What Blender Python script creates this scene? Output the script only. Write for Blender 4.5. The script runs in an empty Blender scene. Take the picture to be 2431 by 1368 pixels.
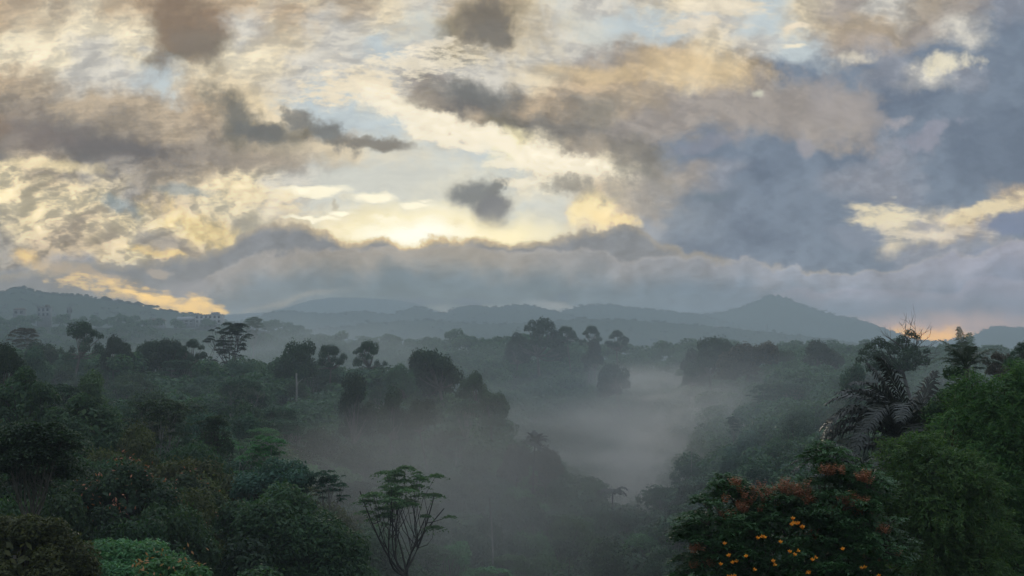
import bpy, math, random
import numpy as np
from mathutils import Vector, Matrix, noise as mn
scene = bpy.context.scene
col = scene.collection

# ------------------------------------------------------------------ camera
F = 3340.0                    # focal length in pixels of the 2431 px wide photograph
PITCH = math.atan(106.0 / F)
cam_d = bpy.data.cameras.new('camera')
cam_d.sensor_width = 36.0
cam_d.lens = 36.0 * F / 2431.0
cam_d.clip_start = 0.1
cam_d.clip_end = 40000.0
cam = bpy.data.objects.new('camera', cam_d)
col.objects.link(cam)
cam.location = (0, 0, 0)
cam.rotation_euler = (math.pi / 2 + PITCH, 0, 0)
scene.camera = cam


def uv(px, py):
    """sky coordinates (x/y, z/y) of the direction seen at a photograph pixel"""
    a = (px - 1215.5) / F
    b = (684.0 - py) / F
    y = math.cos(PITCH) - b * math.sin(PITCH)
    z = math.sin(PITCH) + b * math.cos(PITCH)
    return a / y, z / y


def at(px, py, dist):
    """world point on that direction at ground distance y = dist"""
    u, v = uv(px, py)
    return Vector((u * dist, dist, v * dist))


# ------------------------------------------------------------------ render + colour
scene.view_settings.view_transform = 'Standard'
scene.view_settings.look = 'None'
scene.view_settings.exposure = 0.0
scene.view_settings.gamma = 1.0
scene.render.engine = 'CYCLES'
cy = scene.cycles
cy.use_denoising = True
cy.use_adaptive_sampling = True
cy.adaptive_threshold = 0.02
cy.adaptive_min_samples = 12
cy.max_bounces = 6
cy.diffuse_bounces = 3
cy.glossy_bounces = 2
cy.transmission_bounces = 3
cy.volume_bounces = 1
cy.transparent_max_bounces = 4
cy.volume_max_steps = 128
cy.sample_clamp_indirect = 4.0


# ------------------------------------------------------------------ node helper
class NG:
    def __init__(self, tree):
        self.t = tree
        self.n = tree.nodes
        self.l = tree.links

    def put(self, sock, v):
        if isinstance(v, bpy.types.NodeSocket):
            self.l.new(v, sock)
        elif v is not None:
            sock.default_value = v

    def m(self, op, a, b=None, c=None, clamp=False):
        n = self.n.new('ShaderNodeMath')
        n.operation = op
        n.use_clamp = clamp
        self.put(n.inputs[0], a)
        self.put(n.inputs[1], b)
        self.put(n.inputs[2], c)
        return n.outputs[0]

    def vm(self, op, a, b=None, s=None):
        n = self.n.new('ShaderNodeVectorMath')
        n.operation = op
        self.put(n.inputs[0], a)
        self.put(n.inputs[1], b)
        if s is not None:
            self.put(n.inputs['Scale'], s)
        return n.outputs['Value'] if op in ('LENGTH', 'DOT_PRODUCT') else n.outputs['Vector']

    def xyz(self, x, y, z=0.0):
        n = self.n.new('ShaderNodeCombineXYZ')
        for i, v in enumerate((x, y, z)):
            self.put(n.inputs[i], v)
        return n.outputs[0]

    def sep(self, v):
        n = self.n.new('ShaderNodeSeparateXYZ')
        self.put(n.inputs[0], v)
        return n.outputs

    def noise(self, vec, scale, detail=4.0, rough=0.55, dist=0.0, color=False, dim='3D'):
        n = self.n.new('ShaderNodeTexNoise')
        n.noise_dimensions = dim
        self.put(n.inputs['Vector'], vec)
        n.inputs['Scale'].default_value = scale
        n.inputs['Detail'].default_value = detail
        n.inputs['Roughness'].default_value = rough
        n.inputs['Distortion'].default_value = dist
        return n.outputs['Color'] if color else n.outputs['Fac']

    def smooth(self, v, lo, hi, a=0.0, b=1.0):
        n = self.n.new('ShaderNodeMapRange')
        n.interpolation_type = 'SMOOTHSTEP'
        self.put(n.inputs['Value'], v)
        self.put(n.inputs['From Min'], lo)
        self.put(n.inputs['From Max'], hi)
        self.put(n.inputs['To Min'], a)
        self.put(n.inputs['To Max'], b)
        return n.outputs[0]

    def lin(self, v, lo, hi, a=0.0, b=1.0):
        n = self.n.new('ShaderNodeMapRange')
        self.put(n.inputs['Value'], v)
        self.put(n.inputs['From Min'], lo)
        self.put(n.inputs['From Max'], hi)
        self.put(n.inputs['To Min'], a)
        self.put(n.inputs['To Max'], b)
        return n.outputs[0]

    def mix(self, f, a, b, mode='MIX'):
        n = self.n.new('ShaderNodeMix')
        n.data_type = 'RGBA'
        n.blend_type = mode
        self.put(n.inputs['Factor'], f)
        self.put(n.inputs[6], a)
        self.put(n.inputs[7], b)
        return n.outputs[2]

    def mixf(self, f, a, b):
        n = self.n.new('ShaderNodeMix')
        n.data_type = 'FLOAT'
        self.put(n.inputs[0], f)
        self.put(n.inputs[2], a)
        self.put(n.inputs[3], b)
        return n.outputs[0]

    def ramp(self, f, stops, interp='LINEAR'):
        n = self.n.new('ShaderNodeValToRGB')
        cr = n.color_ramp
        cr.interpolation = interp
        while len(cr.elements) > 1:
            cr.elements.remove(cr.elements[-1])
        cr.elements[0].position = stops[0][0]
        cr.elements[0].color = stops[0][1]
        for p, c in stops[1:]:
            e = cr.elements.new(p)
            e.color = c
        self.put(n.inputs[0], f)
        return n.outputs['Color'], n.outputs['Alpha']

    def curve(self, x, pts):
        """1-D curve through pts (x, y); x and y both in 0..1"""
        n = self.n.new('ShaderNodeFloatCurve')
        self.put(n.inputs['Value'], x)
        c = n.mapping.curves[0]
        c.points[0].location = pts[0]
        c.points[1].location = pts[-1]
        for p in pts[1:-1]:
            c.points.new(*p)
        for p in c.points:
            p.handle_type = 'AUTO_CLAMPED'
        n.mapping.update()
        return n.outputs[0]


def srgb(r, g, b, k=1.0):
    f = lambda v: ((v / 255 + 0.055) / 1.055) ** 2.4 if v > 10 else v / 255 / 12.92
    return (f(r) * k, f(g) * k, f(b) * k)


# ------------------------------------------------------------------ sun (veiled by cloud, ahead of the camera)
SUN_U, SUN_V = uv(990, 560)
sun_az = math.atan(SUN_U)
sun_el = math.radians(5.5)
sd = bpy.data.lights.new('sun', 'SUN')
sd.energy = 0.5
sd.angle = math.radians(12)
sd.color = (1.0, 0.90, 0.74)
sun = bpy.data.objects.new('sun', sd)
col.objects.link(sun)
sdir = Vector((math.sin(sun_az) * math.cos(sun_el), math.cos(sun_az) * math.cos(sun_el), math.sin(sun_el)))
sun.rotation_euler = sdir.to_track_quat('Z', 'Y').to_euler()

# ------------------------------------------------------------------ sky (world)
world = bpy.data.worlds.new('World')
scene.world = world
world.use_nodes = True
wt = world.node_tree
wt.nodes.clear()
W = NG(wt)
tc = W.n.new('ShaderNodeTexCoord').outputs['Generated']
dx, dy, dz = W.sep(tc)
yy = W.m('MAXIMUM', dy, 0.22)
U = W.m('DIVIDE', dx, yy)
V = W.m('DIVIDE', dz, yy)
P0 = W.xyz(U, V, 0.0)
# slanted, stretched coordinates for the streaky cloud layers
st = W.n.new('ShaderNodeMapping')
st.vector_type = 'POINT'
W.put(st.inputs['Vector'], P0)
st.inputs['Rotation'].default_value = (0, 0, math.radians(12))
st.inputs['Scale'].default_value = (1.0, 2.0, 1.0)
PS = st.outputs[0]

def n2(vec, off, scale, detail, rough, dist=0.0):
    v = W.vm('ADD', vec, off + (0.0,))
    return W.noise(v, scale, detail, rough, dist, False, '2D')


def pair(vec, off, scale, detail, rough, ax, ay):
    a = n2(vec, off, scale, detail, rough)
    b = n2(vec, (off[0] + 17.3, off[1] + 5.9), scale, detail, rough)
    return W.xyz(W.m('MULTIPLY_ADD', a, ax, -ax / 2), W.m('MULTIPLY_ADD', b, ay, -ay / 2), 0.0)


warp = W.vm('ADD', pair(PS, (0.0, 0.0), 9.0, 5.0, 0.6, 0.066, 0.044),     # big billows
            pair(P0, (3.1, 7.7), 36.0, 4.0, 0.62, 0.040, 0.030))          # torn edges
PW = W.vm('ADD', P0, warp)
uW, vW, _z = W.sep(PW)

PAL = {  # colour, strength of the streaky detail
    'F': (224, 207, 171, 1.0), 'f': (184, 168, 146, .95), 'h': (150, 146, 142, .8),
    'A': (233, 221, 194, .45), 'a': (215, 202, 177, .42), 'T': (192, 172, 146, .38), 'B': (140, 122, 106, .25),
    'G': (152, 142, 130, .5), 'g': (126, 123, 119, .25), 'D': (104, 104, 106, .1), 'S': (190, 200, 203, .12),
    's': (204, 206, 199, .12), 'Y': (247, 235, 190, .2), 'W': (255, 250, 225, .1), 'L': (135, 145, 160, .2),
    'l': (117, 130, 147, .18), 'd': (106, 119, 137, .15), 'P': (156, 149, 144, .3), 'p': (138, 144, 156, .25),
    'Q': (202, 198, 189, .4), 'C': (177, 162, 142, .4), 'O': (232, 190, 140, .3), 'K': (119, 115, 106, .2),
}
ROWS = {
    -60: 'T C a T B T a a C a Q C T Q Q Q a a S a P Q G P p',
    0:   'T C a T B T T a C a Q C T s Q Q a a S a P Q G P p',
    60:  'T a A a B B Q T Q a s K G Q s S S Q S a C C P Q l',
    120: 'A A Q A K K A a Q S Q K Q Q P C C a Q S P p l l l',
    180: 'T C Q Q S a a Q Q Q P Q Q a T T a a G l l p Q p l',
    240: 'G G C C C T a S S A G D g T G C P P P P P d d l l',
    300: 'B g g G C G K K S S A C K g g P P P P P P l l l d',
    360: 'g G D D G G C G C s s S Y A G g l l l l d p l d d',
    420: 'F f h G G C F Q s s s s S A A g P p d l p p l d d',
    480: 'F F F h f F F Q s s s s S s T P d d l l l p l l T',
    540: 'h F f F F f g T a Y W Y Y s T p l l d l l l a T l',
    600: 'h f f F f h l G G P P P P p p l d l l l l l p p p',
    660: 'l p p l p p p l l l l l l l l l l L L L L l l L p',
    720: 'l p P l P p P l l l l l l l l l l L L L L L L L L',
    780: 'l l l l l l l l l l l l l l l l l l L L L O O L L',
    860: 'l l l l l l l l l l l l l l l l l l L L L L L L L',
}
U0, _ = uv(0, 684)
U1, _ = uv(2431, 684)
fU = W.lin(uW, uv(0, 400)[0], uv(2400, 400)[0], 0.0, 1.0)
prev = None
prev_a = None
prev_v = None
for yrow in sorted(ROWS):
    s = ROWS[yrow].split()
    assert len(s) == 25, (yrow, len(s))
    stops = []
    for i, ch in enumerate(s):
        r, g, b, al = PAL[ch]
        stops.append((i / 24.0, srgb(r, g, b) + (al,)))
    c, al = W.ramp(fU, stops, 'EASE')
    v = uv(1215, yrow)[1]
    if prev is None:
        prev, prev_a = c, al
    else:
        f = W.smooth(vW, prev_v, v)
        prev = W.mix(f, prev, c)
        prev_a = W.mixf(f, prev_a, al)
    prev_v = v
sky_c, det = prev, prev_a

# cloud relief: the side of every billow that faces the veiled sun is lit, the far side shaded
tosun = W.vm('SUBTRACT', (SUN_U, SUN_V, 0.0), P0)
tosun = W.vm('NORMALIZE', tosun)
PR = W.vm('ADD', W.vm('MULTIPLY', PS, (1.0, 0.8, 1.0)), W.vm('SCALE', warp, s=0.3))
PR2 = W.vm('ADD', PR, W.vm('SCALE', tosun, s=0.0075))
nD = n2(PR, (9.0, 2.0), 20.0, 6.0, 0.56)
nD2 = n2(PR2, (9.0, 2.0), 20.0, 6.0, 0.56)
relief = W.m('SUBTRACT', nD, nD2)
PF = W.vm('ADD', W.vm('MULTIPLY', PS, (1.0, 1.2, 1.0)), W.vm('SCALE', warp, s=0.35))
nC = n2(PF, (2.2, 0.0), 46.0, 4.0, 0.52)
nC2 = n2(W.vm('ADD', PF, W.vm('SCALE', tosun, s=0.0035)), (2.2, 0.0), 46.0, 4.0, 0.52)
relief2 = W.m('SUBTRACT', nC, nC2)
shade_big = W.m('MULTIPLY', relief, 1.9)
shade_fine = W.m('MULTIPLY', relief2, 1.25)
tex = W.smooth(W.m('ADD', W.m('ADD', W.m('MULTIPLY', nC, 0.55), W.m('MULTIPLY', nD, 0.45)), W.m('ADD', W.m('MULTIPLY', shade_big, .35), W.m('MULTIPLY', shade_fine, .45))), 0.36, 0.64)
dark = W.vm('MULTIPLY', sky_c, (0.62, 0.66, 0.74))
lite = W.vm('MULTIPLY', sky_c, (1.18, 1.18, 1.15))
det_c = W.mix(tex, dark, lite)
sky_c = W.mix(det, sky_c, det_c)
shade = W.m('ADD', 1.0, W.m('ADD', shade_big, W.m('MULTIPLY', shade_fine, 0.6)))
soft = W.mixf(W.lin(det, 0.10, 0.75, 0.10, 0.75), 1.0, shade)


def blob(px, py, rx, ry, ang=0.0, edge=0.45, rag=0.55, src=None, vec=None):
    """soft ragged elliptical cloud mask centred on a direction, radii in photograph pixels"""
    u, v = uv(px, py)
    q = W.vm('SUBTRACT', vec if vec is not None else PN, (u, v, 0))
    ca, sa = math.cos(math.radians(ang)), math.sin(math.radians(ang))
    qa = W.vm('DOT_PRODUCT', q, (ca * F / rx, sa * F / rx, 0))
    qb = W.vm('DOT_PRODUCT', q, (-sa * F / ry, ca * F / ry, 0))
    d = W.m('SQRT', W.m('MULTIPLY_ADD', qa, qa, W.m('MULTIPLY', qb, qb)))
    d = W.m('ADD', d, W.m('MULTIPLY', W.m('SUBTRACT', src if src is not None else nS, 0.5), rag * 2.9))
    return W.smooth(d, 1.0 + edge * .75, 1.0 - edge)


def over(mask, rgb, k=1.0):
    global sky_c
    c = rgb if isinstance(rgb, bpy.types.NodeSocket) else srgb(*rgb) + (1,)
    if k != 1.0:
        mask = W.m('MULTIPLY', mask, k)
    sky_c = W.mix(mask, sky_c, c)


nS = n2(P0, (5.0, 1.0), 52.0, 6.0, 0.66)
nR = n2(W.vm('MULTIPLY', PS, (1.0, 1.5, 1.0)), (1.0, 4.0), 60.0, 5.0, 0.64)
PN = W.vm('ADD', P0, W.vm('SCALE', warp, s=0.38))    # gently torn coordinates
CREAM = (248, 238, 214)
# glow round the veiled sun
over(blob(1010, 500, 520, 130, 0, 0.9, 0.05), (214, 212, 198), 0.4)
over(blob(1000, 560, 330, 52, 0, 0.9, 0.08), (250, 236, 194), 0.8)
# lit rim of the great cloud on the right
over(blob(960, 262, 150, 34, -25, 0.5, 0.9), CREAM, 0.85)
over(blob(1130, 322, 170, 30, -20, 0.5, 0.7), CREAM, 0.95)
over(blob(1320, 385, 130, 34, -17, 0.5, 0.7), CREAM, 0.95)
over(blob(1060, 336, 105, 13, -16, 0.6, 0.8, nR), CREAM, 0.9)
over(blob(1215, 392, 80, 12, -6, 0.6, 0.9, nR), CREAM, 0.8)
over(blob(1235, 428, 60, 7, -4, 0.6, 0.8, nR), CREAM, 0.8)
over(blob(830, 200, 120, 30, 10, 0.6, 1.3, nR), (238, 224, 196), 0.8)
over(blob(1010, 150, 150, 30, 4, 0.6, 1.5, nR), (236, 226, 204), 0.8)
over(blob(1050, 100, 60, 14, 8, 0.6, 1.0, nR), (236, 226, 206), 0.8)
over(blob(640, 268, 50, 18, -3, 0.6, 0.9, nR), (236, 224, 200), 0.8)
over(blob(1400, 495, 46, 42, 30, 0.6, 0.9), (250, 230, 180), 0.95)
over(blob(1450, 520, 50, 16, -10, 0.6, 0.9), (246, 222, 170), 0.85)
over(blob(1700, 18, 110, 20, 0, 0.6, 0.9, nR), (232, 220, 196), 0.8)
over(blob(1660, 62, 90, 16, 0, 0.6, 1.0, nR), (226, 214, 192), 0.8)
over(blob(1895, 66, 36, 8, 4, 0.6, 0.4, nR), (236, 222, 198), 0.9)
over(blob(1885, 110, 30, 6, 0, 0.6, 0.4, nR), (240, 230, 206), 0.9)
over(blob(2018, 138, 40, 16, 0, 0.7, 0.8), (222, 214, 196), 0.8)
over(blob(2245, 155, 62, 24, 6, 0.7, 1.1), (228, 220, 196), 0.9)
over(blob(1795, 232, 16, 11, 20, 0.8, 0.8), (214, 214, 194), 0.7)
# small bright lens clouds in the clear gap
for x, y, a, b in ((745, 461, 84, 13), (893, 477, 46, 12), (978, 496, 30, 7), (912, 524, 34, 7), (815, 509, 22, 6), (745, 518, 60, 6), (1000, 486, 14, 3)):
    over(blob(x, y, a, b, -1, 0.5, 0.35, nR), (255, 247, 220), 1.0)
# altocumulus field at the left, cool gaps in it
over(blob(270, 490, 60, 20, -20, 0.7, 0.9), (128, 144, 152), 0.8)
over(blob(450, 455, 70, 10, -4, 0.7, 0.8), (140, 152, 156), 0.7)
over(blob(470, 545, 130, 36, -24, 0.7, 0.9), (240, 214, 150), 0.6)
over(blob(360, 595, 70, 10, -14, 0.7, 0.8, nR), (244, 214, 150), 0.9)
over(blob(60, 610, 30, 18, -30, 0.8, 0.8), (238, 204, 140), 0.8)
over(blob(600, 465, 110, 26, -12, 0.7, 0.9, nR), (244, 226, 186), 0.7)
over(blob(110, 398, 120, 14, -4, 0.7, 0.7), (240, 222, 180), 0.85)
over(blob(370, 575, 60, 24, -18, 0.8, 0.8), (138, 136, 138), 0.7)
# great cloud: warm lit shoulder, cool belly, torn right end
over(blob(1640, 165, 150, 44, -4, 0.9, 0.7), (214, 190, 150), 0.8)
over(blob(1420, 170, 120, 24, -6, 0.9, 0.7), (208, 186, 148), 0.7)
over(blob(1130, 222, 110, 30, -8, 0.8, 0.7), (112, 114, 114), 0.9)
over(blob(1010, 232, 60, 18, -8, 0.8, 0.7), (150, 142, 132), 0.8)
over(blob(1420, 255, 60, 36, 0, 0.9, 0.7), (138, 134, 126), 0.7)
over(blob(2000, 262, 105, 66, -30, 0.6, 1.0), (156, 151, 151), 0.7)
over(blob(1860, 290, 130, 40, -10, 0.9, 0.8), (154, 148, 145), 0.6)
over(blob(2140, 290, 32, 20, 20, 0.6, 1.1), (158, 156, 162), 0.8)
over(blob(1910, 345, 26, 22, 40, 0.6, 1.0), (152, 150, 156), 0.8)
over(blob(2200, 330, 90, 18, 22, 0.7, 1.3), (144, 146, 160), 0.8)
over(blob(1670, 342, 70, 14, 14, 0.7, 1.3), (134, 138, 152), 0.6)
over(blob(1680, 470, 70, 12, 0, 0.7, 0.5), (108, 122, 136), 0.8)
over(blob(2060, 100, 70, 26, -6, 0.9, 0.8), (188, 172, 154), 0.6)
# bright break low on the right
over(blob(2110, 520, 85, 30, -12, 0.6, 0.7, nR), (226, 214, 184), 0.95)
over(blob(2230, 545, 110, 22, 0, 0.7, 0.9, nR), (214, 204, 188), 0.9)
over(blob(2330, 505, 110, 22, 16, 0.6, 0.7, nR), (232, 216, 180), 0.9)
over(blob(2200, 535, 50, 12, -4, 0.7, 1.1), (140, 144, 156), 0.75)
over(blob(2050, 552, 60, 24, -6, 0.6, 0.6), (128, 138, 154), 0.8)
over(blob(2400, 530, 75, 28, 10, 0.4, 0.3), (118, 130, 154), 0.95)
over(blob(2380, 600, 110, 14, 10, 0.9, 0.8), (128, 138, 158), 0.7)
# dark torn scud in front
over(blob(400, 60, 75, 95, 12, 0.6, 0.6), (134, 118, 103), 0.95)
over(blob(470, 110, 62, 46, 0, 0.7, 0.7), (128, 118, 108), 0.9)
over(blob(1190, 50, 130, 84, 0, 0.9, 0.8), (214, 196, 158), 0.55)
over(blob(1155, 45, 72, 62, 0, 0.55, 0.5), (118, 112, 104), 0.97)
over(blob(1175, 80, 50, 36, 0, 0.55, 0.5), (120, 116, 110), 0.95)
over(blob(600, 250, 120, 50, -30, 0.9, 0.8), (226, 204, 164), 0.5)
over(blob(800, 362, 200, 30, -4, 0.9, 0.8), (226, 212, 182), 0.5)
over(blob(560, 262, 80, 42, -40, 0.7, 0.7), (112, 112, 108), 0.95)
over(blob(640, 312, 70, 26, -12, 0.6, 0.9), (108, 110, 110), 0.95)
over(blob(700, 275, 34, 24, -50, 0.6, 1.2), (122, 122, 120), 0.85)
over(blob(770, 315, 70, 22, -28, 0.6, 1.0), (116, 118, 118), 0.9)
over(blob(880, 340, 100, 15, -3, 0.5, 0.6), (128, 124, 118), 0.95)
over(blob(250, 350, 230, 46, -8, 0.8, 0.6), (108, 106, 108), 0.85)
over(blob(600, 375, 160, 34, -6, 0.9, 0.9), (146, 138, 130), 0.7)
over(blob(70, 320, 120, 60, 0, 1.0, 0.6), (130, 120, 116), 0.6)
over(blob(1140, 468, 110, 62, 0, 0.9, 0.6), (240, 230, 200), 0.5)
over(blob(1130, 460, 80, 34, 8, 0.55, 0.5), (120, 124, 127), 0.95)
over(blob(1185, 440, 26, 16, 20, 0.5, 0.8), (126, 128, 128), 0.9)
over(blob(1168, 498, 52, 38, 30, 0.6, 0.55), (124, 126, 130), 0.93)
over(blob(1365, 445, 68, 22, -14, 0.7, 1.1), (146, 142, 134), 0.85)
over(blob(1075, 532, 9, 10, 60, 0.8, 0.8), (190, 170, 140), 0.7)
over(blob(805, 490, 6, 13, 10, 0.8, 0.8), (176, 168, 150), 0.6)

sky_c = W.vm('SCALE', sky_c, s=soft)
# the white heart of the glow, cut off by the bank in front of it
over(blob(1060, 555, 250, 34, 0, 0.9, 0.2), (255, 242, 200), 0.9)
over(blob(985, 556, 120, 26, 0, 0.9, 0.2), (255, 255, 240))


def band(pts, top=470.0, bot=830.0, x0=-150.0, x1=2581.0, rag=14.0, src=None, soft=8.0):
    """mask of everything below a ragged skyline given as pixels, and depth below it in pixels"""
    un0, un1 = uv(x0, 684)[0], uv(x1, 684)[0]
    vt, vb = uv(1215, top)[1], uv(1215, bot)[1]
    g = [((uv(px, 684)[0] - un0) / (un1 - un0), (uv(1215, py)[1] - vb) / (vt - vb)) for px, py in pts]
    ux, vx, _ = W.sep(PN)
    h = W.curve(W.lin(ux, un0, un1), g)
    h = W.lin(h, 0.0, 1.0, vb, vt)
    n = W.m('MULTIPLY', W.m('SUBTRACT', src if src is not None else nS, 0.5), rag * 2 / F)
    depth = W.m('MULTIPLY', W.m('SUBTRACT', W.m('ADD', h, n), vx), F)
    return W.smooth(depth, -soft, soft), depth


# dark upper roll of the bank
m1, d1 = band([(-150, 662), (0, 650), (150, 632), (300, 626), (400, 616), (480, 596), (540, 578), (590, 552), (640, 532), (690, 532), (740, 536), (800, 562), (840, 575), (885, 570), (905, 562),
               (940, 574), (985, 578), (1030, 564), (1090, 568), (1150, 560), (1210, 568), (1290, 566), (1350, 560),
               (1410, 548), (1460, 532), (1500, 538), (1545, 568), (1600, 590), (1700, 614), (2581, 650)], rag=22)
rim = W.smooth(d1, 26.0, 0.0)
uWn, _v, _w = W.sep(P0)
near_sun = W.m('POWER', 2.718, W.m('MULTIPLY', W.m('POWER', W.m('DIVIDE', W.m('SUBTRACT', uWn, SUN_U), 0.085), 2.0), -1.0))
roll = W.vm('SCALE', srgb(128, 132, 138), s=W.mixf(0.45, 1.0, shade))
roll = W.mix(W.m('MULTIPLY', rim, W.m('ADD', W.m('MULTIPLY', near_sun, 0.55), 0.12)), roll, srgb(246, 216, 158) + (1,))
over(m1, roll)
# big smooth lower bank
m2, d2 = band([(-150, 810), (300, 800), (390, 745), (450, 690), (500, 652), (550, 628), (600, 606), (660, 596), (740, 590), (820, 590), (870, 597), (930, 588),
               (1000, 584), (1080, 580), (1180, 590), (1260, 596), (1290, 588), (1340, 602), (1400, 600), (1450, 612), (1490, 624),
               (1540, 618), (1610, 610), (1680, 622), (1760, 614), (1830, 628), (1878, 621), (1930, 637), (2040, 631),
               (2120, 636), (2170, 634), (2210, 622), (2270, 602), (2300, 612), (2340, 600), (2400, 572), (2581, 560)], rag=20, soft=7)
bfU = W.lin(uWn, uv(400, 684)[0], uv(2431, 684)[0])
b_top, _a = W.ramp(bfU, [(0, srgb(148, 149, 153) + (1,)), (.2, srgb(158, 154, 149) + (1,)), (.36, srgb(162, 157, 150) + (1,)),
                         (.5, srgb(151, 153, 157) + (1,)), (.75, srgb(143, 151, 165) + (1,)), (1, srgb(158, 160, 174) + (1,))])
b_low, _a = W.ramp(bfU, [(0, srgb(130, 140, 150) + (1,)), (.25, srgb(116, 131, 142) + (1,)), (.45, srgb(116, 131, 143) + (1,)),
                         (.62, srgb(116, 132, 148) + (1,)), (.8, srgb(126, 140, 158) + (1,)), (1, srgb(136, 145, 164) + (1,))])
b_c = W.mix(W.smooth(d2, 8.0, 90.0), b_top, b_low)
edge2 = W.smooth(d2, 9.0, 1.0)
b_c = W.mix(W.m('MULTIPLY', edge2, 0.4), b_c, srgb(176, 172, 170) + (1,))
# second, fainter line of heads inside the bank
m3, d3 = band([(-150, 810), (1700, 800), (1780, 740), (1850, 690), (1900, 683), (1950, 692), (2000, 676), (2040, 684), (2130, 690), (2200, 690), (2250, 700),
               (2290, 690), (2310, 672), (2340, 662), (2420, 668), (2581, 640)], rag=8, soft=5)
b_c = W.mix(W.m('MULTIPLY', m3, W.smooth(d3, 60.0, 0.0, 0.0, 0.30)), b_c, srgb(164, 162, 176) + (1,))
nE = n2(W.vm('MULTIPLY', P0, (1.0, 1.8, 1.0)), (6.0, 6.0), 16.0, 6.0, 0.62)
b_c = W.vm('SCALE', b_c, s=W.m('MULTIPLY', W.lin(nE, 0.3, 0.7, 0.84, 1.04), W.m('ADD', 1.0, W.m('MULTIPLY', W.m('SUBTRACT', shade, 1.0), W.smooth(d2, 130.0, 0.0, 0.2, 0.5)))))
over(m2, b_c)

# low left: heads and the gold streak behind the hill
over(blob(245, 668, 36, 14, 0, 0.4, 0.3), (152, 152, 154), 0.8)
over(blob(380, 648, 30, 10, 0, 0.5, 0.4), (166, 158, 150), 0.8)
over(blob(440, 690, 60, 26, 0, 0.5, 0.5), (146, 148, 154), 0.7)
over(blob(205, 655, 150, 14, -14, 0.8, 0.6), (178, 162, 142), 0.7)
over(blob(300, 700, 140, 14, -13, 0.8, 1.2, nR), (236, 204, 150), 0.85)
over(blob(430, 722, 110, 17, -13, 0.8, 1.1, nR), (248, 210, 146), 0.95)
over(blob(340, 716, 60, 7, -8, 0.7, 0.9, nR), (150, 146, 146), 0.7)
over(blob(690, 716, 120, 8, 14, 0.9, 0.4), (160, 158, 154), 0.4)
# orange and pink light under the bank on the right
over(blob(2230, 775, 240, 26, 0, 1.0, 0.3), (178, 162, 162), 0.85)
over(blob(2215, 800, 120, 18, -3, 0.9, 0.3), (246, 196, 142), 1.0)
over(blob(1330, 732, 60, 9, -6, 0.9, 0.3), (160, 164, 168), 0.5)
over(blob(1190, 722, 80, 6, 0, 0.9, 0.3), (150, 158, 164), 0.35)
over(blob(1060, 732, 40, 8, 0, 0.9, 0.3), (156, 162, 166), 0.4)

# rest of the dome: clear Nishita sky behind broken grey cloud
nish = W.n.new('ShaderNodeTexSky')
nish.sky_type = 'NISHITA'
nish.sun_disc = False
nish.sun_elevation = sun_el
nish.sun_rotation = sun_az
nish.air_density = 1.0
nish.dust_density = 2.0
dome_n = W.noise(W.vm('MULTIPLY', tc, (1.0, 1.0, 2.2)), 2.6, 6.0, 0.6, 0.3)
dome_n2 = W.noise(tc, 7.0, 5.0, 0.6, 0.3)
cl = W.mix(dome_n2, srgb(120, 138, 160) + (1,), srgb(196, 202, 210) + (1,))
cl = W.vm('SCALE', cl, s=W.smooth(dz, 0.1, 0.95, 0.6, 2.6))
nish_c = W.vm('SCALE', nish.outputs[0], s=0.10)
dome_c = W.mix(W.smooth(dome_n, 0.42, 0.58, 0.25, 1.0), nish_c, cl)
absU = W.m('ABSOLUTE', U)
f1 = W.smooth(absU, 0.40, 0.52)
f2 = W.smooth(V, 0.27, 0.38)
f3 = W.smooth(dy, 0.45, 0.30)
f4 = W.smooth(V, -0.03, -0.05)
fo = W.m('MAXIMUM', W.m('MAXIMUM', f1, f2), W.m('MAXIMUM', f3, f4))
# below the horizon: dull ground light
dome_c = W.mix(W.smooth(dz, -0.02, -0.08), dome_c, (0.02, 0.03, 0.03, 1))
# the haze box dims what is seen through it: the sky beyond is that much stronger
HAZE_D, HAZE_TOP = 0.00038, 128.0
Tt = W.m('POWER', 2.718, W.m('DIVIDE', -HAZE_D * HAZE_TOP, W.m('MAXIMUM', V, 0.024)))
gain = W.m('SUBTRACT', W.m('DIVIDE', 1.0, Tt), 1.0)
sky_c = W.vm('MAXIMUM', W.vm('ADD', sky_c, W.vm('SCALE', W.vm('SUBTRACT', sky_c, srgb(112, 130, 146)), s=gain)), (0.01, 0.01, 0.01))
bg1 = W.n.new('ShaderNodeBackground')
W.put(bg1.inputs['Color'], sky_c)
bg2 = W.n.new('ShaderNodeBackground')
W.put(bg2.inputs['Color'], dome_c)
ms = W.n.new('ShaderNodeMixShader')
W.l.new(fo, ms.inputs[0])
W.l.new(bg1.outputs[0], ms.inputs[1])
W.l.new(bg2.outputs[0], ms.inputs[2])
wo = W.n.new('ShaderNodeOutputWorld')
W.l.new(ms.outputs[0], wo.inputs[0])
world.cycles.sampling_method = 'MANUAL'
world.cycles.sample_map_resolution = 512

# ================================================================== helpers for meshes
rng = np.random.default_rng(7)
random.seed(7)


def tag(o, label=None, cat=None, group=None, kind=None):
    if label: o['label'] = label
    if cat: o['category'] = cat
    if group: o['group'] = group
    if kind: o['kind'] = kind
    return o


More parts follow.
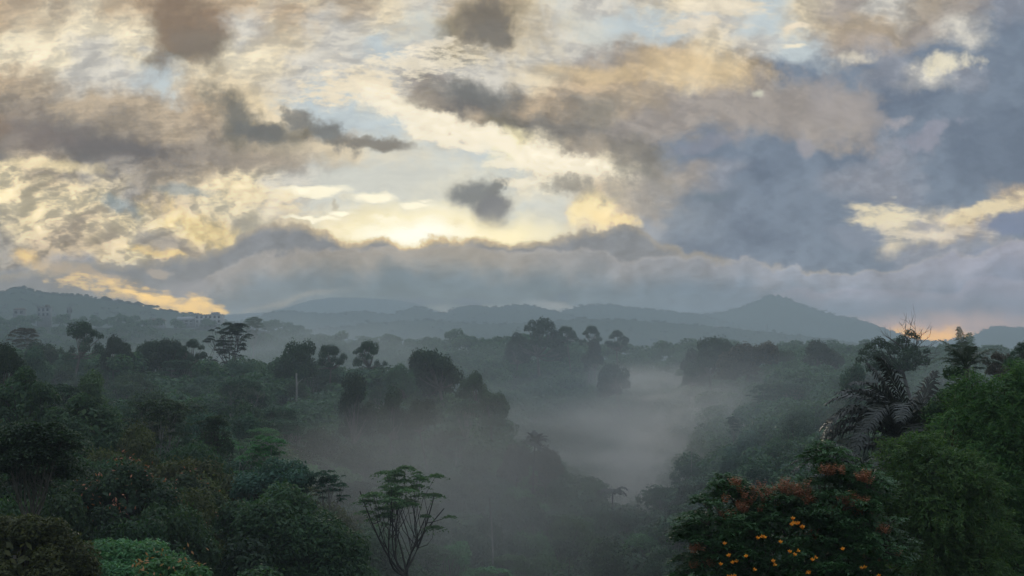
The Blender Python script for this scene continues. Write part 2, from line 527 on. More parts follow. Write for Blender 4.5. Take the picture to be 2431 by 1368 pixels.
def mesh_np(name, verts, quads=None, tris=None, mats=(), smooth=False, mat_idx=None):
    me = bpy.data.meshes.new(name)
    verts = np.asarray(verts, dtype=np.float32)
    nq = 0 if quads is None else len(quads)
    nt = 0 if tris is None else len(tris)
    me.vertices.add(len(verts))
    me.vertices.foreach_set('co', verts.ravel())
    loops = []
    starts = []
    if nq:
        loops.append(np.asarray(quads, dtype=np.int32).ravel())
        starts.append(np.arange(nq, dtype=np.int32) * 4)
    if nt:
        loops.append(np.asarray(tris, dtype=np.int32).ravel())
        starts.append(np.arange(nt, dtype=np.int32) * 3 + nq * 4)
    loops = np.concatenate(loops)
    me.loops.add(len(loops))
    me.loops.foreach_set('vertex_index', loops)
    me.polygons.add(nq + nt)
    me.polygons.foreach_set('loop_start', np.concatenate(starts))
    if smooth:
        me.polygons.foreach_set('use_smooth', np.ones(nq + nt, dtype=bool))
    if mat_idx is not None:
        me.polygons.foreach_set('material_index', np.asarray(mat_idx, dtype=np.int32))
    for m_ in mats:
        me.materials.append(m_)
    me.update(calc_edges=True)
    return me


def obj(name, me, parent=None, loc=None):
    o = bpy.data.objects.new(name, me)
    col.objects.link(o)
    if parent is not None:
        o.parent = parent
    if loc is not None:
        o.location = loc
    return o


def norm(a):
    return a / np.maximum(np.linalg.norm(a, axis=-1, keepdims=True), 1e-9)


class Geo:
    """collects vertices and faces"""
    def __init__(self):
        self.v = []; self.q = []; self.t = []; self.n = 0

    def add(self, v, q=None, t=None):
        v = np.asarray(v, dtype=np.float64)
        if q is not None: self.q.append(np.asarray(q) + self.n)
        if t is not None: self.t.append(np.asarray(t) + self.n)
        self.v.append(v); self.n += len(v)

    def mesh(self, name, mats, smooth=False):
        return mesh_np(name, np.concatenate(self.v), np.concatenate(self.q) if self.q else None,
                       np.concatenate(self.t) if self.t else None, mats, smooth)

    def tube(self, pts, rad, k=6):
        pts = np.asarray(pts, dtype=np.float64)
        n = len(pts)
        rad = np.asarray(rad, dtype=np.float64)
        d = np.gradient(pts, axis=0)
        d = norm(d)
        ref = np.where(np.abs(d[:, 2:3]) > 0.9, np.array([[1.0, 0, 0]]), np.array([[0, 0, 1.0]]))
        a = norm(np.cross(d, ref)); b = np.cross(d, a)
        th = np.linspace(0, 2 * np.pi, k, endpoint=False)
        ring = (a[:, None] * np.cos(th)[None, :, None] + b[:, None] * np.sin(th)[None, :, None]) * rad[:, None, None] + pts[:, None]
        v = ring.reshape(-1, 3)
        q = []
        for i in range(n - 1):
            for j in range(k):
                q.append((i * k + j, i * k + (j + 1) % k, (i + 1) * k + (j + 1) % k, (i + 1) * k + j))
        self.add(v, q)

    def leaves(self, c, nrm, length, width, axis=None, fold=0.0):
        """diamond leaves: centres c (N,3), normals, lengths, widths"""
        n = len(c)
        if n == 0:
            return
        nrm = norm(nrm)
        if axis is None:
            axis = rng.normal(size=(n, 3))
        t = norm(axis - nrm * np.sum(axis * nrm, axis=1, keepdims=True))
        s = np.cross(nrm, t)
        length = np.broadcast_to(length, (n,))[:, None]; width = np.broadcast_to(width, (n,))[:, None]
        v = np.stack([c - t * length * .5, c + s * width * .5 - t * length * .05, c + t * length * .5 - nrm * length * fold,
                      c - s * width * .5 - t * length * .05], axis=1).reshape(-1, 3)
        q = np.arange(n * 4).reshape(-1, 4)
        self.add(v, q)


# ================================================================== materials
def new_mat(name):
    m_ = bpy.data.materials.new(name)
    m_.use_nodes = True
    m_.node_tree.nodes.clear()
    return m_, NG(m_.node_tree)


def leaf_mat(name, base, var=0.28, tint=(0.10, 0.11, 0.03), trans=0.35, rough=0.5, gloss=0.25, tip=None):
    m_, G = new_mat(name)
    g = G.n.new('ShaderNodeNewGeometry')
    oi = G.n.new('ShaderNodeObjectInfo')
    isl = g.outputs['Random Per Island']
    c0 = tuple(base) + (1,)
    nz = G.noise(g.outputs['Position'], 0.35, 2.0)
    k = G.m('MULTIPLY_ADD', isl, 2 * var, 1 - var)
    k = G.m('MULTIPLY', k, G.lin(nz, 0.3, 0.7, 0.75, 1.25))
    k = G.m('MULTIPLY', k, G.m('MULTIPLY_ADD', oi.outputs['Random'], 0.5, 0.75))
    c = G.mix(G.m('MULTIPLY', G.m('POWER', isl, 3.0), 0.6), c0, tuple(tint) + (1,))
    h = G.n.new('ShaderNodeHueSaturation')
    G.put(h.inputs['Hue'], G.m('MULTIPLY_ADD', oi.outputs['Random'], 0.06, 0.47))
    G.put(h.inputs['Color'], c)
    c = G.vm('SCALE', h.outputs[0], s=k)
    p = G.n.new('ShaderNodeBsdfPrincipled')
    G.put(p.inputs['Base Color'], c)
    p.inputs['Roughness'].default_value = rough
    p.inputs['Specular IOR Level'].default_value = gloss
    tr = G.n.new('ShaderNodeBsdfTranslucent')
    G.put(tr.inputs['Color'], G.vm('MULTIPLY', c, (1.1, 1.25, 0.6)))
    ms_ = G.n.new('ShaderNodeMixShader')
    ms_.inputs[0].default_value = trans
    G.l.new(p.outputs[0], ms_.inputs[1]); G.l.new(tr.outputs[0], ms_.inputs[2])
    out = G.n.new('ShaderNodeOutputMaterial')
    G.l.new(ms_.outputs[0], out.inputs[0])
    return m_


def plain_mat(name, base, base2=None, scale=1.0, rough=0.85, spec=0.2, bump=0.0, coord='Object', stretch=(1, 1, 1)):
    m_, G = new_mat(name)
    t_ = G.n.new('ShaderNodeTexCoord').outputs[coord]
    t_ = G.vm('MULTIPLY', t_, stretch)
    n_ = G.noise(t_, scale, 6.0, 0.6)
    c = G.mix(G.smooth(n_, 0.35, 0.65), tuple(base) + (1,), tuple(base2 or base) + (1,))
    p = G.n.new('ShaderNodeBsdfPrincipled')
    G.put(p.inputs['Base Color'], c)
    p.inputs['Roughness'].default_value = rough
    p.inputs['Specular IOR Level'].default_value = spec
    if bump:
        b_ = G.n.new('ShaderNodeBump')
        b_.inputs['Strength'].default_value = bump
        G.put(b_.inputs['Height'], n_)
        G.l.new(b_.outputs[0], p.inputs['Normal'])
    out = G.n.new('ShaderNodeOutputMaterial')
    G.l.new(p.outputs[0], out.inputs[0])
    return m_


M = {
    'leaf_dark': leaf_mat('leaf_dark', (0.026, 0.060, 0.028), tint=(0.05, 0.08, 0.02)),
    'leaf_mid': leaf_mat('leaf_mid', (0.044, 0.098, 0.042), tint=(0.08, 0.11, 0.03)),
    'leaf_fresh': leaf_mat('leaf_fresh', (0.085, 0.200, 0.075), tint=(0.10, 0.16, 0.05)),
    'leaf_bright': leaf_mat('leaf_bright', (0.09, 0.25, 0.12), tint=(0.16, 0.26, 0.07), gloss=0.4),
    'leaf_olive': leaf_mat('leaf_olive', (0.070, 0.085, 0.026), tint=(0.12, 0.11, 0.03)),
    'leaf_blue': leaf_mat('leaf_blue', (0.048, 0.115, 0.070), tint=(0.08, 0.12, 0.06)),
    'leaf_rust': leaf_mat('leaf_rust', (0.42, 0.19, 0.095), tint=(0.50, 0.27, 0.13), trans=0.25),
    'leaf_brown': leaf_mat('leaf_brown', (0.070, 0.064, 0.045), tint=(0.15, 0.09, 0.05)),
    'leaf_bamboo': leaf_mat('leaf_bamboo', (0.080, 0.195, 0.065), tint=(0.15, 0.22, 0.05), trans=0.4),
    'leaf_palm': leaf_mat('leaf_palm', (0.030, 0.036, 0.028), tint=(0.06, 0.055, 0.035), gloss=0.5, rough=0.42, trans=0.1),
    'leaf_palm_green': leaf_mat('leaf_palm_green', (0.05, 0.085, 0.04), tint=(0.08, 0.09, 0.045), gloss=0.7, rough=0.35, trans=0.15),
    'leaf_tulip': leaf_mat('leaf_tulip', (0.055, 0.155, 0.065), tint=(0.07, 0.13, 0.04), gloss=0.35, trans=0.25),
    'bark': plain_mat('bark', (0.10, 0.085, 0.07), (0.17, 0.15, 0.125), 1.5, stretch=(1, 1, .3), bump=0.4),
    'bark_pale': plain_mat('bark_pale', (0.30, 0.28, 0.25), (0.18, 0.17, 0.15), 1.2, stretch=(1, 1, .4), bump=0.2),
    'bark_dark': plain_mat('bark_dark', (0.05, 0.043, 0.036), (0.085, 0.072, 0.06), 1.5, stretch=(1, 1, .3), bump=0.4),
    'soil': plain_mat('soil', (0.018, 0.032, 0.014), (0.035, 0.048, 0.020), 0.08, rough=1.0, spec=0.0),
    'hill': plain_mat('hill', (0.030, 0.052, 0.026), (0.055, 0.070, 0.035), 0.02, rough=1.0, spec=0.0),
    'hill_far': plain_mat('hill_far', (0.030, 0.048, 0.028), (0.050, 0.064, 0.036), 0.006, rough=1.0, spec=0.0),
    'petal': plain_mat('petal', (0.60, 0.19, 0.015), (0.88, 0.37, 0.03), 14.0, rough=0.5),
    'wall': plain_mat('wall', (0.36, 0.37, 0.36), (0.44, 0.44, 0.43), 0.5),
    'wall_grey': plain_mat('wall_grey', (0.18, 0.19, 0.19), (0.24, 0.24, 0.24), 0.5),
    'roof': plain_mat('roof', (0.12, 0.10, 0.09), (0.20, 0.15, 0.12), 0.7),
    'roof_pale': plain_mat('roof_pale', (0.30, 0.32, 0.33), (0.36, 0.37, 0.37), 0.7),
    'glass': plain_mat('glass', (0.03, 0.035, 0.04), None, 1.0, rough=0.15, spec=0.6),
    'steel': plain_mat('steel', (0.22, 0.22, 0.22), (0.30, 0.29, 0.28), 3.0, rough=0.5),
}

# ================================================================== terrain
# canopy skyline (photograph row) that woods at each distance reach, by column: the ground lies one tree height lower
PX = [-600, 0, 300, 600, 850, 1100, 1300, 1500, 1700, 1900, 2150, 2431, 3000]
CAN = {
    30:   [1400, 1420, 1560, 1800, 2000, 2100, 2100, 2000, 1750, 1560, 1420, 1300, 1250],
    50:   [1180, 1270, 1340, 1500, 1700, 1800, 1800, 1700, 1600, 1420, 1250, 1130, 1100],
    80:   [1050, 1120, 1140, 1190, 1430, 1600, 1640, 1640, 1560, 1370, 1160, 1000, 980],
    120:  [980, 1010, 1020, 1080, 1290, 1430, 1460, 1470, 1400, 1250, 1080, 950, 930],
    170:  [920, 935, 965, 1010, 1110, 1215, 1250, 1300, 1220, 1100, 990, 900, 880],
    230:  [860, 880, 905, 935, 975, 1025, 1075, 1185, 1075, 985, 925, 880, 850],
    300:  [810, 828, 832, 850, 862, 925, 1110, 1205, 1040, 925, 885, 865, 850],
    400:  [820, 860, 870, 885, 905, 970, 1060, 1090, 930, 850, 850, 850, 850],
    500:  [830, 860, 870, 880, 900, 940, 985, 990, 880, 838, 838, 838, 838],
    700:  [820, 830, 830, 806, 800, 800, 800, 818, 812, 818, 828, 828, 828],
    900:  [800, 800, 800, 800, 815, 825, 830, 835, 832, 830, 832, 832, 832],
    1200: [742, 744, 748, 752, 800, 850, 860, 860, 850, 845, 845, 845, 845],
    1600: [760, 760, 760, 775, 830, 860, 860, 860, 850, 845, 845, 845, 845],
}
HC = {30: 11, 50: 12, 80: 12, 120: 13, 170: 13, 230: 13, 300: 13, 400: 13, 500: 13, 700: 13, 900: 12, 1200: 11, 1600: 10}
_D = sorted(CAN)
_T = np.array([[uv(1215, CAN[d][i])[1] * d for i in range(len(PX))] for d in _D])   # canopy height in metres
_H = np.array([HC[d] for d in _D], dtype=float)


def canopy_z(x, y):
    x = np.asarray(x, dtype=float); y = np.asarray(y, dtype=float)
    d = np.hypot(x, y)
    ang = np.arctan2(x, y)
    px = 1215.5 + F * np.tan(np.clip(ang, -0.55, 0.55))
    px = np.where(np.abs(ang) > 0.55, np.sign(ang) * 1e5, px)
    px = np.clip(px, PX[0], PX[-1])
    ci = np.clip(np.searchsorted(PX, px) - 1, 0, len(PX) - 2)
    PXa = np.array(PX, dtype=float)
    fx = (px - PXa[ci]) / (PXa[ci + 1] - PXa[ci])
    fx = fx * fx * (3 - 2 * fx)
    lD = np.log(np.array(_D, dtype=float))
    ld = np.log(np.clip(y, _D[0], _D[-1]))
    ri = np.clip(np.searchsorted(lD, ld) - 1, 0, len(_D) - 2)
    fy = (ld - lD[ri]) / (lD[ri + 1] - lD[ri])
    a = _T[ri, ci] * (1 - fx) + _T[ri, ci + 1] * fx
    b = _T[ri + 1, ci] * (1 - fx) + _T[ri + 1, ci + 1] * fx
    z = a * (1 - fy) + b * fy
    h = _H[ri] * (1 - fy) + _H[ri + 1] * fy
    return z, h


def fbm2(x, y, s, oct=4, seed=0.0):
    """cheap value-like noise from rotated sines, vectorised"""
    r = 0; a = 1.0; tot = 0
    for i in range(oct):
        k = 1.93 ** i / s
        c, s_ = math.cos(1.1 * i + seed), math.sin(1.1 * i + seed)
        u = (x * c + y * s_) * k; v = (-x * s_ + y * c) * k
        r = r + a * (np.sin(u * 6.28 + 2.3 * np.sin(v * 4.1 + i + seed)) * np.cos(v * 5.3 + 1.7 * np.sin(u * 3.7 + seed * 2)))
        tot += a; a *= 0.55
    return r / tot


def ground_z(x, y):
    x = np.asarray(x, dtype=float); y = np.asarray(y, dtype=float)
    z, h = canopy_z(x, y)
    g = z - h + fbm2(x, y, 60.0, 3) * 1.0
    # behind and beside the camera: a gentle shelf; far away: the plain the hills stand on
    d = np.hypot(x, y)
    shelf = -12.0 + 0 * x - np.clip(d - 100, 0, 900) * 0.06
    w = np.clip((y - 12) / 18.0, 0, 1); w = w * w * (3 - 2 * w)
    g = shelf * (1 - w) + g * w
    wf = np.clip((d - 1350) / 500.0, 0, 1); wf = wf * wf * (3 - 2 * wf)
    g = g * (1 - wf) + (-55.0) * wf
    near = np.clip((d - 3.0) / 25.0, 0, 1)
    return g * near + (-12.0) * (1 - near)


def gz(x, y):
    return float(ground_z(np.array([x]), np.array([y]))[0])


th = np.concatenate([np.linspace(-math.pi, -0.5, 60, endpoint=False), np.linspace(-0.5, 0.5, 260, endpoint=False), np.linspace(0.5, math.pi, 61)])
dd = np.concatenate([[0.5], np.geomspace(4, 1700, 230), np.geomspace(1850, 9000, 16)])
TH, DD = np.meshgrid(th, dd)
X = np.sin(TH) * DD; Y = np.cos(TH) * DD
Z = ground_z(X, Y)
nv = np.stack([X, Y, Z], -1).reshape(-1, 3)
a_, b_ = len(dd), len(th)
ii, jj = np.meshgrid(np.arange(a_ - 1), np.arange(b_ - 1), indexing='ij')
k0 = (ii * b_ + jj).ravel()
quads = np.stack([k0, k0 + 1, k0 + b_ + 1, k0 + b_], 1)
ground = obj('ground', mesh_np('ground', nv, quads, None, [M['soil']], True))
tag(ground, kind='structure')


# ================================================================== hills and mountains: silhouettes with their own distance and depth
def ridge(name, pts, dist, depth, mat, base=-60.0, rough=1.0, nx=420, ny=26, seed=1.0, bumps=1.5, back=1.0):
    """a range whose crest passes through the given directions at the given distance"""
    px0, px1 = pts[0][0], pts[-1][0]
    pxs = np.linspace(px0, px1, nx)
    ys = np.interp(pxs, [p[0] for p in pts], [p[1] for p in pts])
    k = np.hanning(9); k /= k.sum()
    ys = np.convolve(np.pad(ys, 4, mode='edge'), k, mode='valid')
    crest = np.array([uv(p, y)[1] for p, y in zip(pxs, ys)]) * dist
    us = np.array([uv(p, 700)[0] for p in pxs])
    s = np.concatenate([np.linspace(-1, -0.06, ny), [0.0], np.linspace(0.06, 1, ny // 2)])
    V_ = []
    for t in s:
        d = dist + t * depth * (1.0 if t < 0 else back)
        prof = (1 - abs(t)) ** 1.15 if t < 0 else (1 - t) ** 1.4
        x = us * d
        y = np.full_like(x, d)
        rid = 1 + 0.30 * rough * fbm2(x, y, depth * 0.55, 4, seed) * (1 - prof) * 2.0 * prof
        z = base + (crest - base) * prof * rid + bumps * fbm2(x, y, 26.0, 3, seed + 2) * (0.4 + 0.6 * prof)
        V_.append(np.stack([x, y, z], 1))
    V_ = np.array(V_)
    n_s = len(s)
    ii, jj = np.meshgrid(np.arange(n_s - 1), np.arange(nx - 1), indexing='ij')
    k0 = (ii * nx + jj).ravel()
    q = np.stack([k0, k0 + 1, k0 + nx + 1, k0 + nx], 1)
    o = obj(name, mesh_np(name, V_.reshape(-1, 3), q, None, [mat], True))
    tag(o, kind='structure')
    return V_


R_left = ridge('hill', [(-700, 740), (-200, 712), (0, 697), (18, 688), (45, 683), (78, 691), (110, 699), (190, 703), (240, 711), (280, 717),
                        (330, 726), (380, 736), (430, 744), (500, 756), (560, 772), (640, 800), (760, 850)], 2000, 520, M['hill'], seed=1.0, bumps=1.6)
R_mist = ridge('mountain', [(440, 770), (480, 756), (560, 746), (640, 741), (690, 728), (720, 718), (750, 711), (790, 707), (860, 707), (930, 711),
                            (990, 722), (1050, 742), (1150, 765), (1300, 800)], 4750, 700, M['hill_far'], seed=2.0, bumps=3.0)
R_mid = ridge('hill', [(500, 790), (560, 768), (620, 750), (655, 741), (690, 739), (740, 744), (800, 745), (850, 740), (900, 744), (935, 748), (975, 731),
                       (1000, 730), (1040, 744), (1060, 744), (1085, 730), (1120, 727), (1180, 730), (1210, 726), (1245, 723), (1270, 728),
                       (1300, 735), (1340, 745), (1400, 770), (1500, 800)], 3100, 650, M['hill_far'], seed=3.0, bumps=2.0)
R_c = ridge('hill', [(1240, 780), (1300, 752), (1335, 740), (1365, 729), (1400, 726), (1450, 724), (1500, 730), (1560, 737), (1620, 742),
                     (1660, 749), (1720, 765), (1850, 800)], 3500, 700, M['hill_far'], seed=4.0, bumps=3.0)
R_cone = ridge('mountain', [(1480, 800), (1560, 775), (1640, 754), (1680, 746), (1720, 740), (1775, 725), (1800, 713), (1830, 700), (1852, 703),
                            (1885, 715), (1930, 733), (1980, 748), (2040, 759), (2080, 772), (2120, 788), (2160, 803), (2200, 810),
                            (2240, 811), (2300, 799), (2340, 783), (2365, 775), (2390, 777), (2431, 778), (2600, 770), (2900, 790)],
               3900, 750, M['hill_far'], seed=5.0, bumps=3.5)
R_low = ridge('hill', [(560, 800), (700, 790), (820, 776), (900, 765), (1010, 760), (1100, 768), (1200, 770), (1300, 764), (1400, 757), (1480, 759), (1560, 765),
                       (1650, 772), (1750, 780), (1850, 792), (1950, 803), (2100, 822), (2300, 846), (2500, 850), (3000, 850)],
              2400, 560, M['hill'], seed=6.0, bumps=2.5)

# ================================================================== vegetation builders
def sphere_dirs(n, zmin=-1.0):
    z = rng.uniform(zmin, 1.0, n)
    a = rng.uniform(0, 2 * np.pi, n)
    r = np.sqrt(np.maximum(0, 1 - z * z))
    return np.stack([r * np.cos(a), r * np.sin(a), z], 1)


def lobe_leaves(g, c, r, leaf, cover=1.3, flat=1.0, zmin=-0.55, inner=0.2, aspect=0.55, upness=0.4, shell=0.16):
    """leaf clumps over (and thinly inside) an ellipsoidal lobe"""
    r = np.asarray(r, dtype=float) if np.ndim(r) else np.array([r, r, r * flat])
    area = 4 * np.pi * (r[0] * r[1] * r[2]) ** (2 / 3) * (1 - zmin) / 2
    n = int(cover * area / (leaf * leaf * aspect * 0.5))
    d = sphere_dirs(n, zmin)
    # knobbly surface: clumps bulge out and leave dark gaps between
    s1 = np.sin(d @ rng.normal(size=3) * 5 + rng.uniform(0, 6)) * np.sin(d @ rng.normal(size=3) * 6 + rng.uniform(0, 6))
    s2 = np.sin(d @ rng.normal(size=3) * 12 + rng.uniform(0, 6)) * np.sin(d @ rng.normal(size=3) * 13 + rng.uniform(0, 6))
    rad = 1 - shell * rng.random(n) ** 1.5 + 0.15 * s1 + 0.10 * s2
    k = rng.random(n) < inner
    rad = np.where(k, rad * rng.uniform(0.35, 0.9, n), rad)
    p = np.asarray(c) + d * rad[:, None] * r
    nr = norm(d / r) * (1 - upness) * 1.3 + np.array([0, 0, 1.0]) * upness * .8 + rng.normal(size=(n, 3)) * 0.38
    g.leaves(p, nr, leaf * rng.uniform(0.7, 1.3, n), leaf * aspect * rng.uniform(0.7, 1.3, n), fold=0.15)


def limb(g, a, b, r0, r1, sag=0.0, n=6, k=5):
    a = np.asarray(a, dtype=float); b = np.asarray(b, dtype=float)
    t = np.linspace(0, 1, n)[:, None]
    L = np.linalg.norm(b - a)
    mid = rng.normal(size=3) * L * 0.06
    p = a + (b - a) * t + np.sin(t * np.pi) * (mid + np.array([0, 0, sag * L]))
    g.tube(p, np.linspace(r0, r1, n), k)
    return p


def broadleaf(seed, R=5.0, H=14.0, nl=13, leaf=0.42, cover=1.3, flat=0.75, open_=0.0, pointed=0.0):
    """returns crown mesh builder and trunk mesh builder, standing at the origin"""
    global rng
    rng = np.random.default_rng(seed)
    crown, wood = Geo(), Geo()
    Rz = R * flat * 1.1
    cz = H - Rz
    th_ = limb(wood, (0, 0, -24), (rng.normal() * .3, rng.normal() * .3, cz - Rz * 0.35), R * 0.075, R * 0.05, 0, 7, 7)
    top = th_[-1]
    lob = []
    nl = int(nl * 1.7)
    skx, sky_ = rng.normal() * .18, rng.normal() * .18
    for i in range(nl):
        d = sphere_dirs(1, -0.35)[0]
        rr = rng.uniform(0.45, 0.86) + open_ * 0.10
        lr = R * rng.uniform(0.19, 0.38) * (1 - open_ * 0.30)
        c = np.array([d[0] * R * rr, d[1] * R * rr, cz + d[2] * Rz * rr])
        c[2] += (c[0] * skx + c[1] * sky_)
        if pointed:
            f = (c[2] - (cz - Rz)) / (2 * Rz)
            c[:2] *= (1.15 - pointed * f)
        c[2] = min(c[2], H - lr * 0.8)
        lob.append((c, lr))
    lob.append((np.array([rng.normal() * R * .15, rng.normal() * R * .15, H - R * 0.36 * 0.85]), R * 0.36))
    for c, lr in lob:
        lobe_leaves(crown, c, lr, leaf, cover, flat=0.82)
        limb(wood, top, c - np.array([0, 0, lr * 0.3]), R * 0.032, R * 0.010, -0.06)
    # loose sprigs round the outline
    n = int(nl * 34)
    cs = np.array([c for c, _ in lob]); rs = np.array([l for _, l in lob])
    i = rng.integers(0, len(cs), n)
    d = sphere_dirs(n, -0.3)
    p = cs[i] + d * rs[i][:, None] * rng.uniform(0.98, 1.22, n)[:, None]
    crown.leaves(p, rng.normal(size=(n, 3)) + [0, 0, .6], leaf * 0.9, leaf * 0.45)
    return crown, wood


def albizia(seed, R=6.0, H=16.0, stems=2, pads=46, leaf=0.38, thin=1.0, layers=0.42, pad_r=0.20, lean=0.0, fk=None):
    """flat topped umbrella tree: forked bare limbs carrying thin horizontal plates of foliage"""
    global rng
    rng = np.random.default_rng(seed)
    crown, wood = Geo(), Geo()
    fork = H * (fk or rng.uniform(0.42, 0.52))
    ends = []
    for s in range(stems):
        a0 = rng.uniform(0, 6.28)
        b = np.array([math.cos(a0) * R * .08 * (stems > 1), math.sin(a0) * R * .08 * (stems > 1), fork])
        limb(wood, (b[0] * .3 + (s - (stems - 1) / 2) * R * .12, b[1] * .3, -24), b, R * .032, R * .023, 0, 7, 6)
        for k in range(4 if stems > 1 else 7):
            a1 = a0 + k * 6.28 / (4 if stems > 1 else 7) + rng.normal() * .35
            q = rng.uniform(0.25, 0.75)
            e = np.array([math.cos(a1) * R * q + b[0] + lean * R * .3, math.sin(a1) * R * q + b[1], H * rng.uniform(0.80, 0.95) - q * q * R * .22])
            pts = limb(wood, b, e, R * .018, R * .007, -0.12, 8, 5)
            ends.append(pts)
    for i in range(pads):
        pts = ends[rng.integers(0, len(ends))]
        t = rng.uniform(0.45, 1.0)
        p0 = pts[int(t * (len(pts) - 1))]
        a = rng.uniform(0, 6.28)
        ex = rng.uniform(0.05, 0.42) * R
        c = p0 + np.array([math.cos(a) * ex, math.sin(a) * ex, rng.uniform(0.0, 0.05) * H])
        rr = np.hypot(c[0], c[1]) / R
        if rr > 1.0:
            c[:2] /= rr
            rr = 1.0
        ztop = H * (1.0 - 0.13 * rr * rr)
        zlow = H * (1.0 - layers * (0.25 + 0.75 * rr))
        c[2] = ztop - (ztop - zlow) * rng.random() ** 1.7
        limb(wood, p0, c, R * .006, R * .003, -0.05, 4, 4)
        pr = R * pad_r * rng.uniform(0.6, 1.35)
        n = int(2.6 * thin * pr * pr * math.pi / (leaf * leaf * .28))
        d = rng.normal(size=(n, 2)) * 0.5
        x = c[0] + d[:, 0] * pr * rng.uniform(0.8, 1.2)
        y = c[1] + d[:, 1] * pr
        z = c[2] - (d ** 2).sum(1) * pr * .22 + rng.normal(size=n) * pr * .055
        nr = np.array([0, 0, 1.0]) + rng.normal(size=(n, 3)) * .35
        crown.leaves(np.stack([x, y, z], 1), nr, leaf * rng.uniform(.7, 1.3, n), leaf * .55)
    return crown, wood


def frond_geo(az, el, L, droop, leaf_len=0.85, n=46, width=0.05, hang=0.8, twist=0.0, r0=0.045):
    """one feather palm frond starting at the origin"""
    g = Geo()
    m_ = 22
    p = np.zeros((m_, 3)); d = np.array([math.cos(az) * math.cos(el), math.sin(az) * math.cos(el), math.sin(el)])
    step = L / (m_ - 1)
    for i in range(1, m_):
        p[i] = p[i - 1] + d * step
        d = d + np.array([0, 0, -1.0]) * droop * step / L * (0.4 + 1.4 * i / m_)
        d /= np.linalg.norm(d)
    g.tube(p, np.linspace(r0, r0 * .2, m_), 5)
    t = np.linspace(0.14, 0.995, n)
    idx = t * (m_ - 1)
    i0 = np.clip(idx.astype(int), 0, m_ - 2)
    f = (idx - i0)[:, None]
    base = p[i0] * (1 - f) + p[i0 + 1] * f
    tan = norm(p[i0 + 1] - p[i0])
    side0 = norm(np.cross(tan, [0, 0, 1.0]) + 1e-6)
    prof = np.clip(np.sin(np.pi * (0.15 + 0.80 * t)) ** 0.7, 0.15, 1)
    for sgn in (-1, 1):
        ll = leaf_len * prof * rng.uniform(0.85, 1.1, n)
        dr = norm(side0 * sgn * 0.85 + tan * 0.55 + rng.normal(size=(n, 3)) * 0.09 + np.array([0, 0, 0.25]))
        mid = base + dr * ll[:, None] * 0.5
        dr2 = norm(dr + np.array([0, 0, -1.0]) * hang * rng.uniform(0.6, 1.3, n)[:, None])
        tip = mid + dr2 * ll[:, None] * 0.5
        w = norm(np.cross(dr, tan + rng.normal(size=(n, 3)) * .25)) * 0
        wv = tan * (width * 0.5)
        v = np.stack([base - wv * .6, base + wv * .6, mid + wv, mid - wv, tip + wv * .15, tip - wv * .15], 1).reshape(-1, 3)
        k = np.arange(n) * 6
        q = np.concatenate([np.stack([k, k + 1, k + 2, k + 3], 1), np.stack([k + 3, k + 2, k + 4, k + 5], 1)])
        g.add(v, q)
    return g


def set_mat(o, m_):
    o.material_slots[0].link = 'OBJECT'
    o.material_slots[0].material = m_


def root_empty(name, loc, rz=0.0, s=(1, 1, 1)):
    e = bpy.data.objects.new(name, None)
    col.objects.link(e)
    e.location = loc
    e.rotation_euler = (0, 0, rz)
    e.scale = s
    e.empty_display_size = 1.0
    return e


# prototypes: (crown mesh, trunk mesh, nominal crown width, nominal height)
PROTO = {}


def make_proto(key, geos, R, H, leafm='leaf_mid', bark='bark'):
    c, w = geos
    PROTO[key] = (c.mesh('crown', [M[leafm]]), w.mesh('trunk', [M[bark]], True), 2 * R, H)


for i in range(6):
    make_proto('broad%d' % i, broadleaf(100 + i, 5.0, 13.0, nl=[11, 14, 10, 16, 12, 13][i], leaf=0.40, cover=1.25,
                                        flat=[.8, .7, .95, .62, .85, .75][i]), 5.0, 13.0)
for i in range(3):
    make_proto('open%d' % i, broadleaf(140 + i, 5.0, 14.0, nl=[12, 15, 13][i], leaf=0.34, cover=0.95, flat=[.8, .9, .7][i], open_=1.0), 5.0, 14.0)
for i in range(2):
    make_proto('tall%d' % i, broadleaf(160 + i, 4.0, 15.0, nl=14, leaf=0.36, cover=1.25, flat=1.25, pointed=0.55), 4.0, 15.0)
make_proto('umbrella0', albizia(200, 6, 16, 2, 66, 0.34, layers=.45, pad_r=.15), 6, 16, bark='bark_pale')
make_proto('umbrella1', albizia(201, 6, 16, 1, 84, 0.34, layers=.72, pad_r=.13, thin=1.1), 6, 16, bark='bark_dark')
make_proto('umbrella2', albizia(202, 6, 16, 2, 56, 0.34, layers=.55, pad_r=.14), 6, 16, bark='bark_pale')
for i in range(3):   # small versions for the far ridge: fewer, larger leaf faces
    make_proto('far%d' % i, broadleaf(180 + i, 5.0, 13.0, nl=[10, 12, 9][i], leaf=0.62, cover=1.1, flat=[.8, .68, .9][i]), 5.0, 13.0)

placed = []     # (x, y, crown radius) of every tree set so far


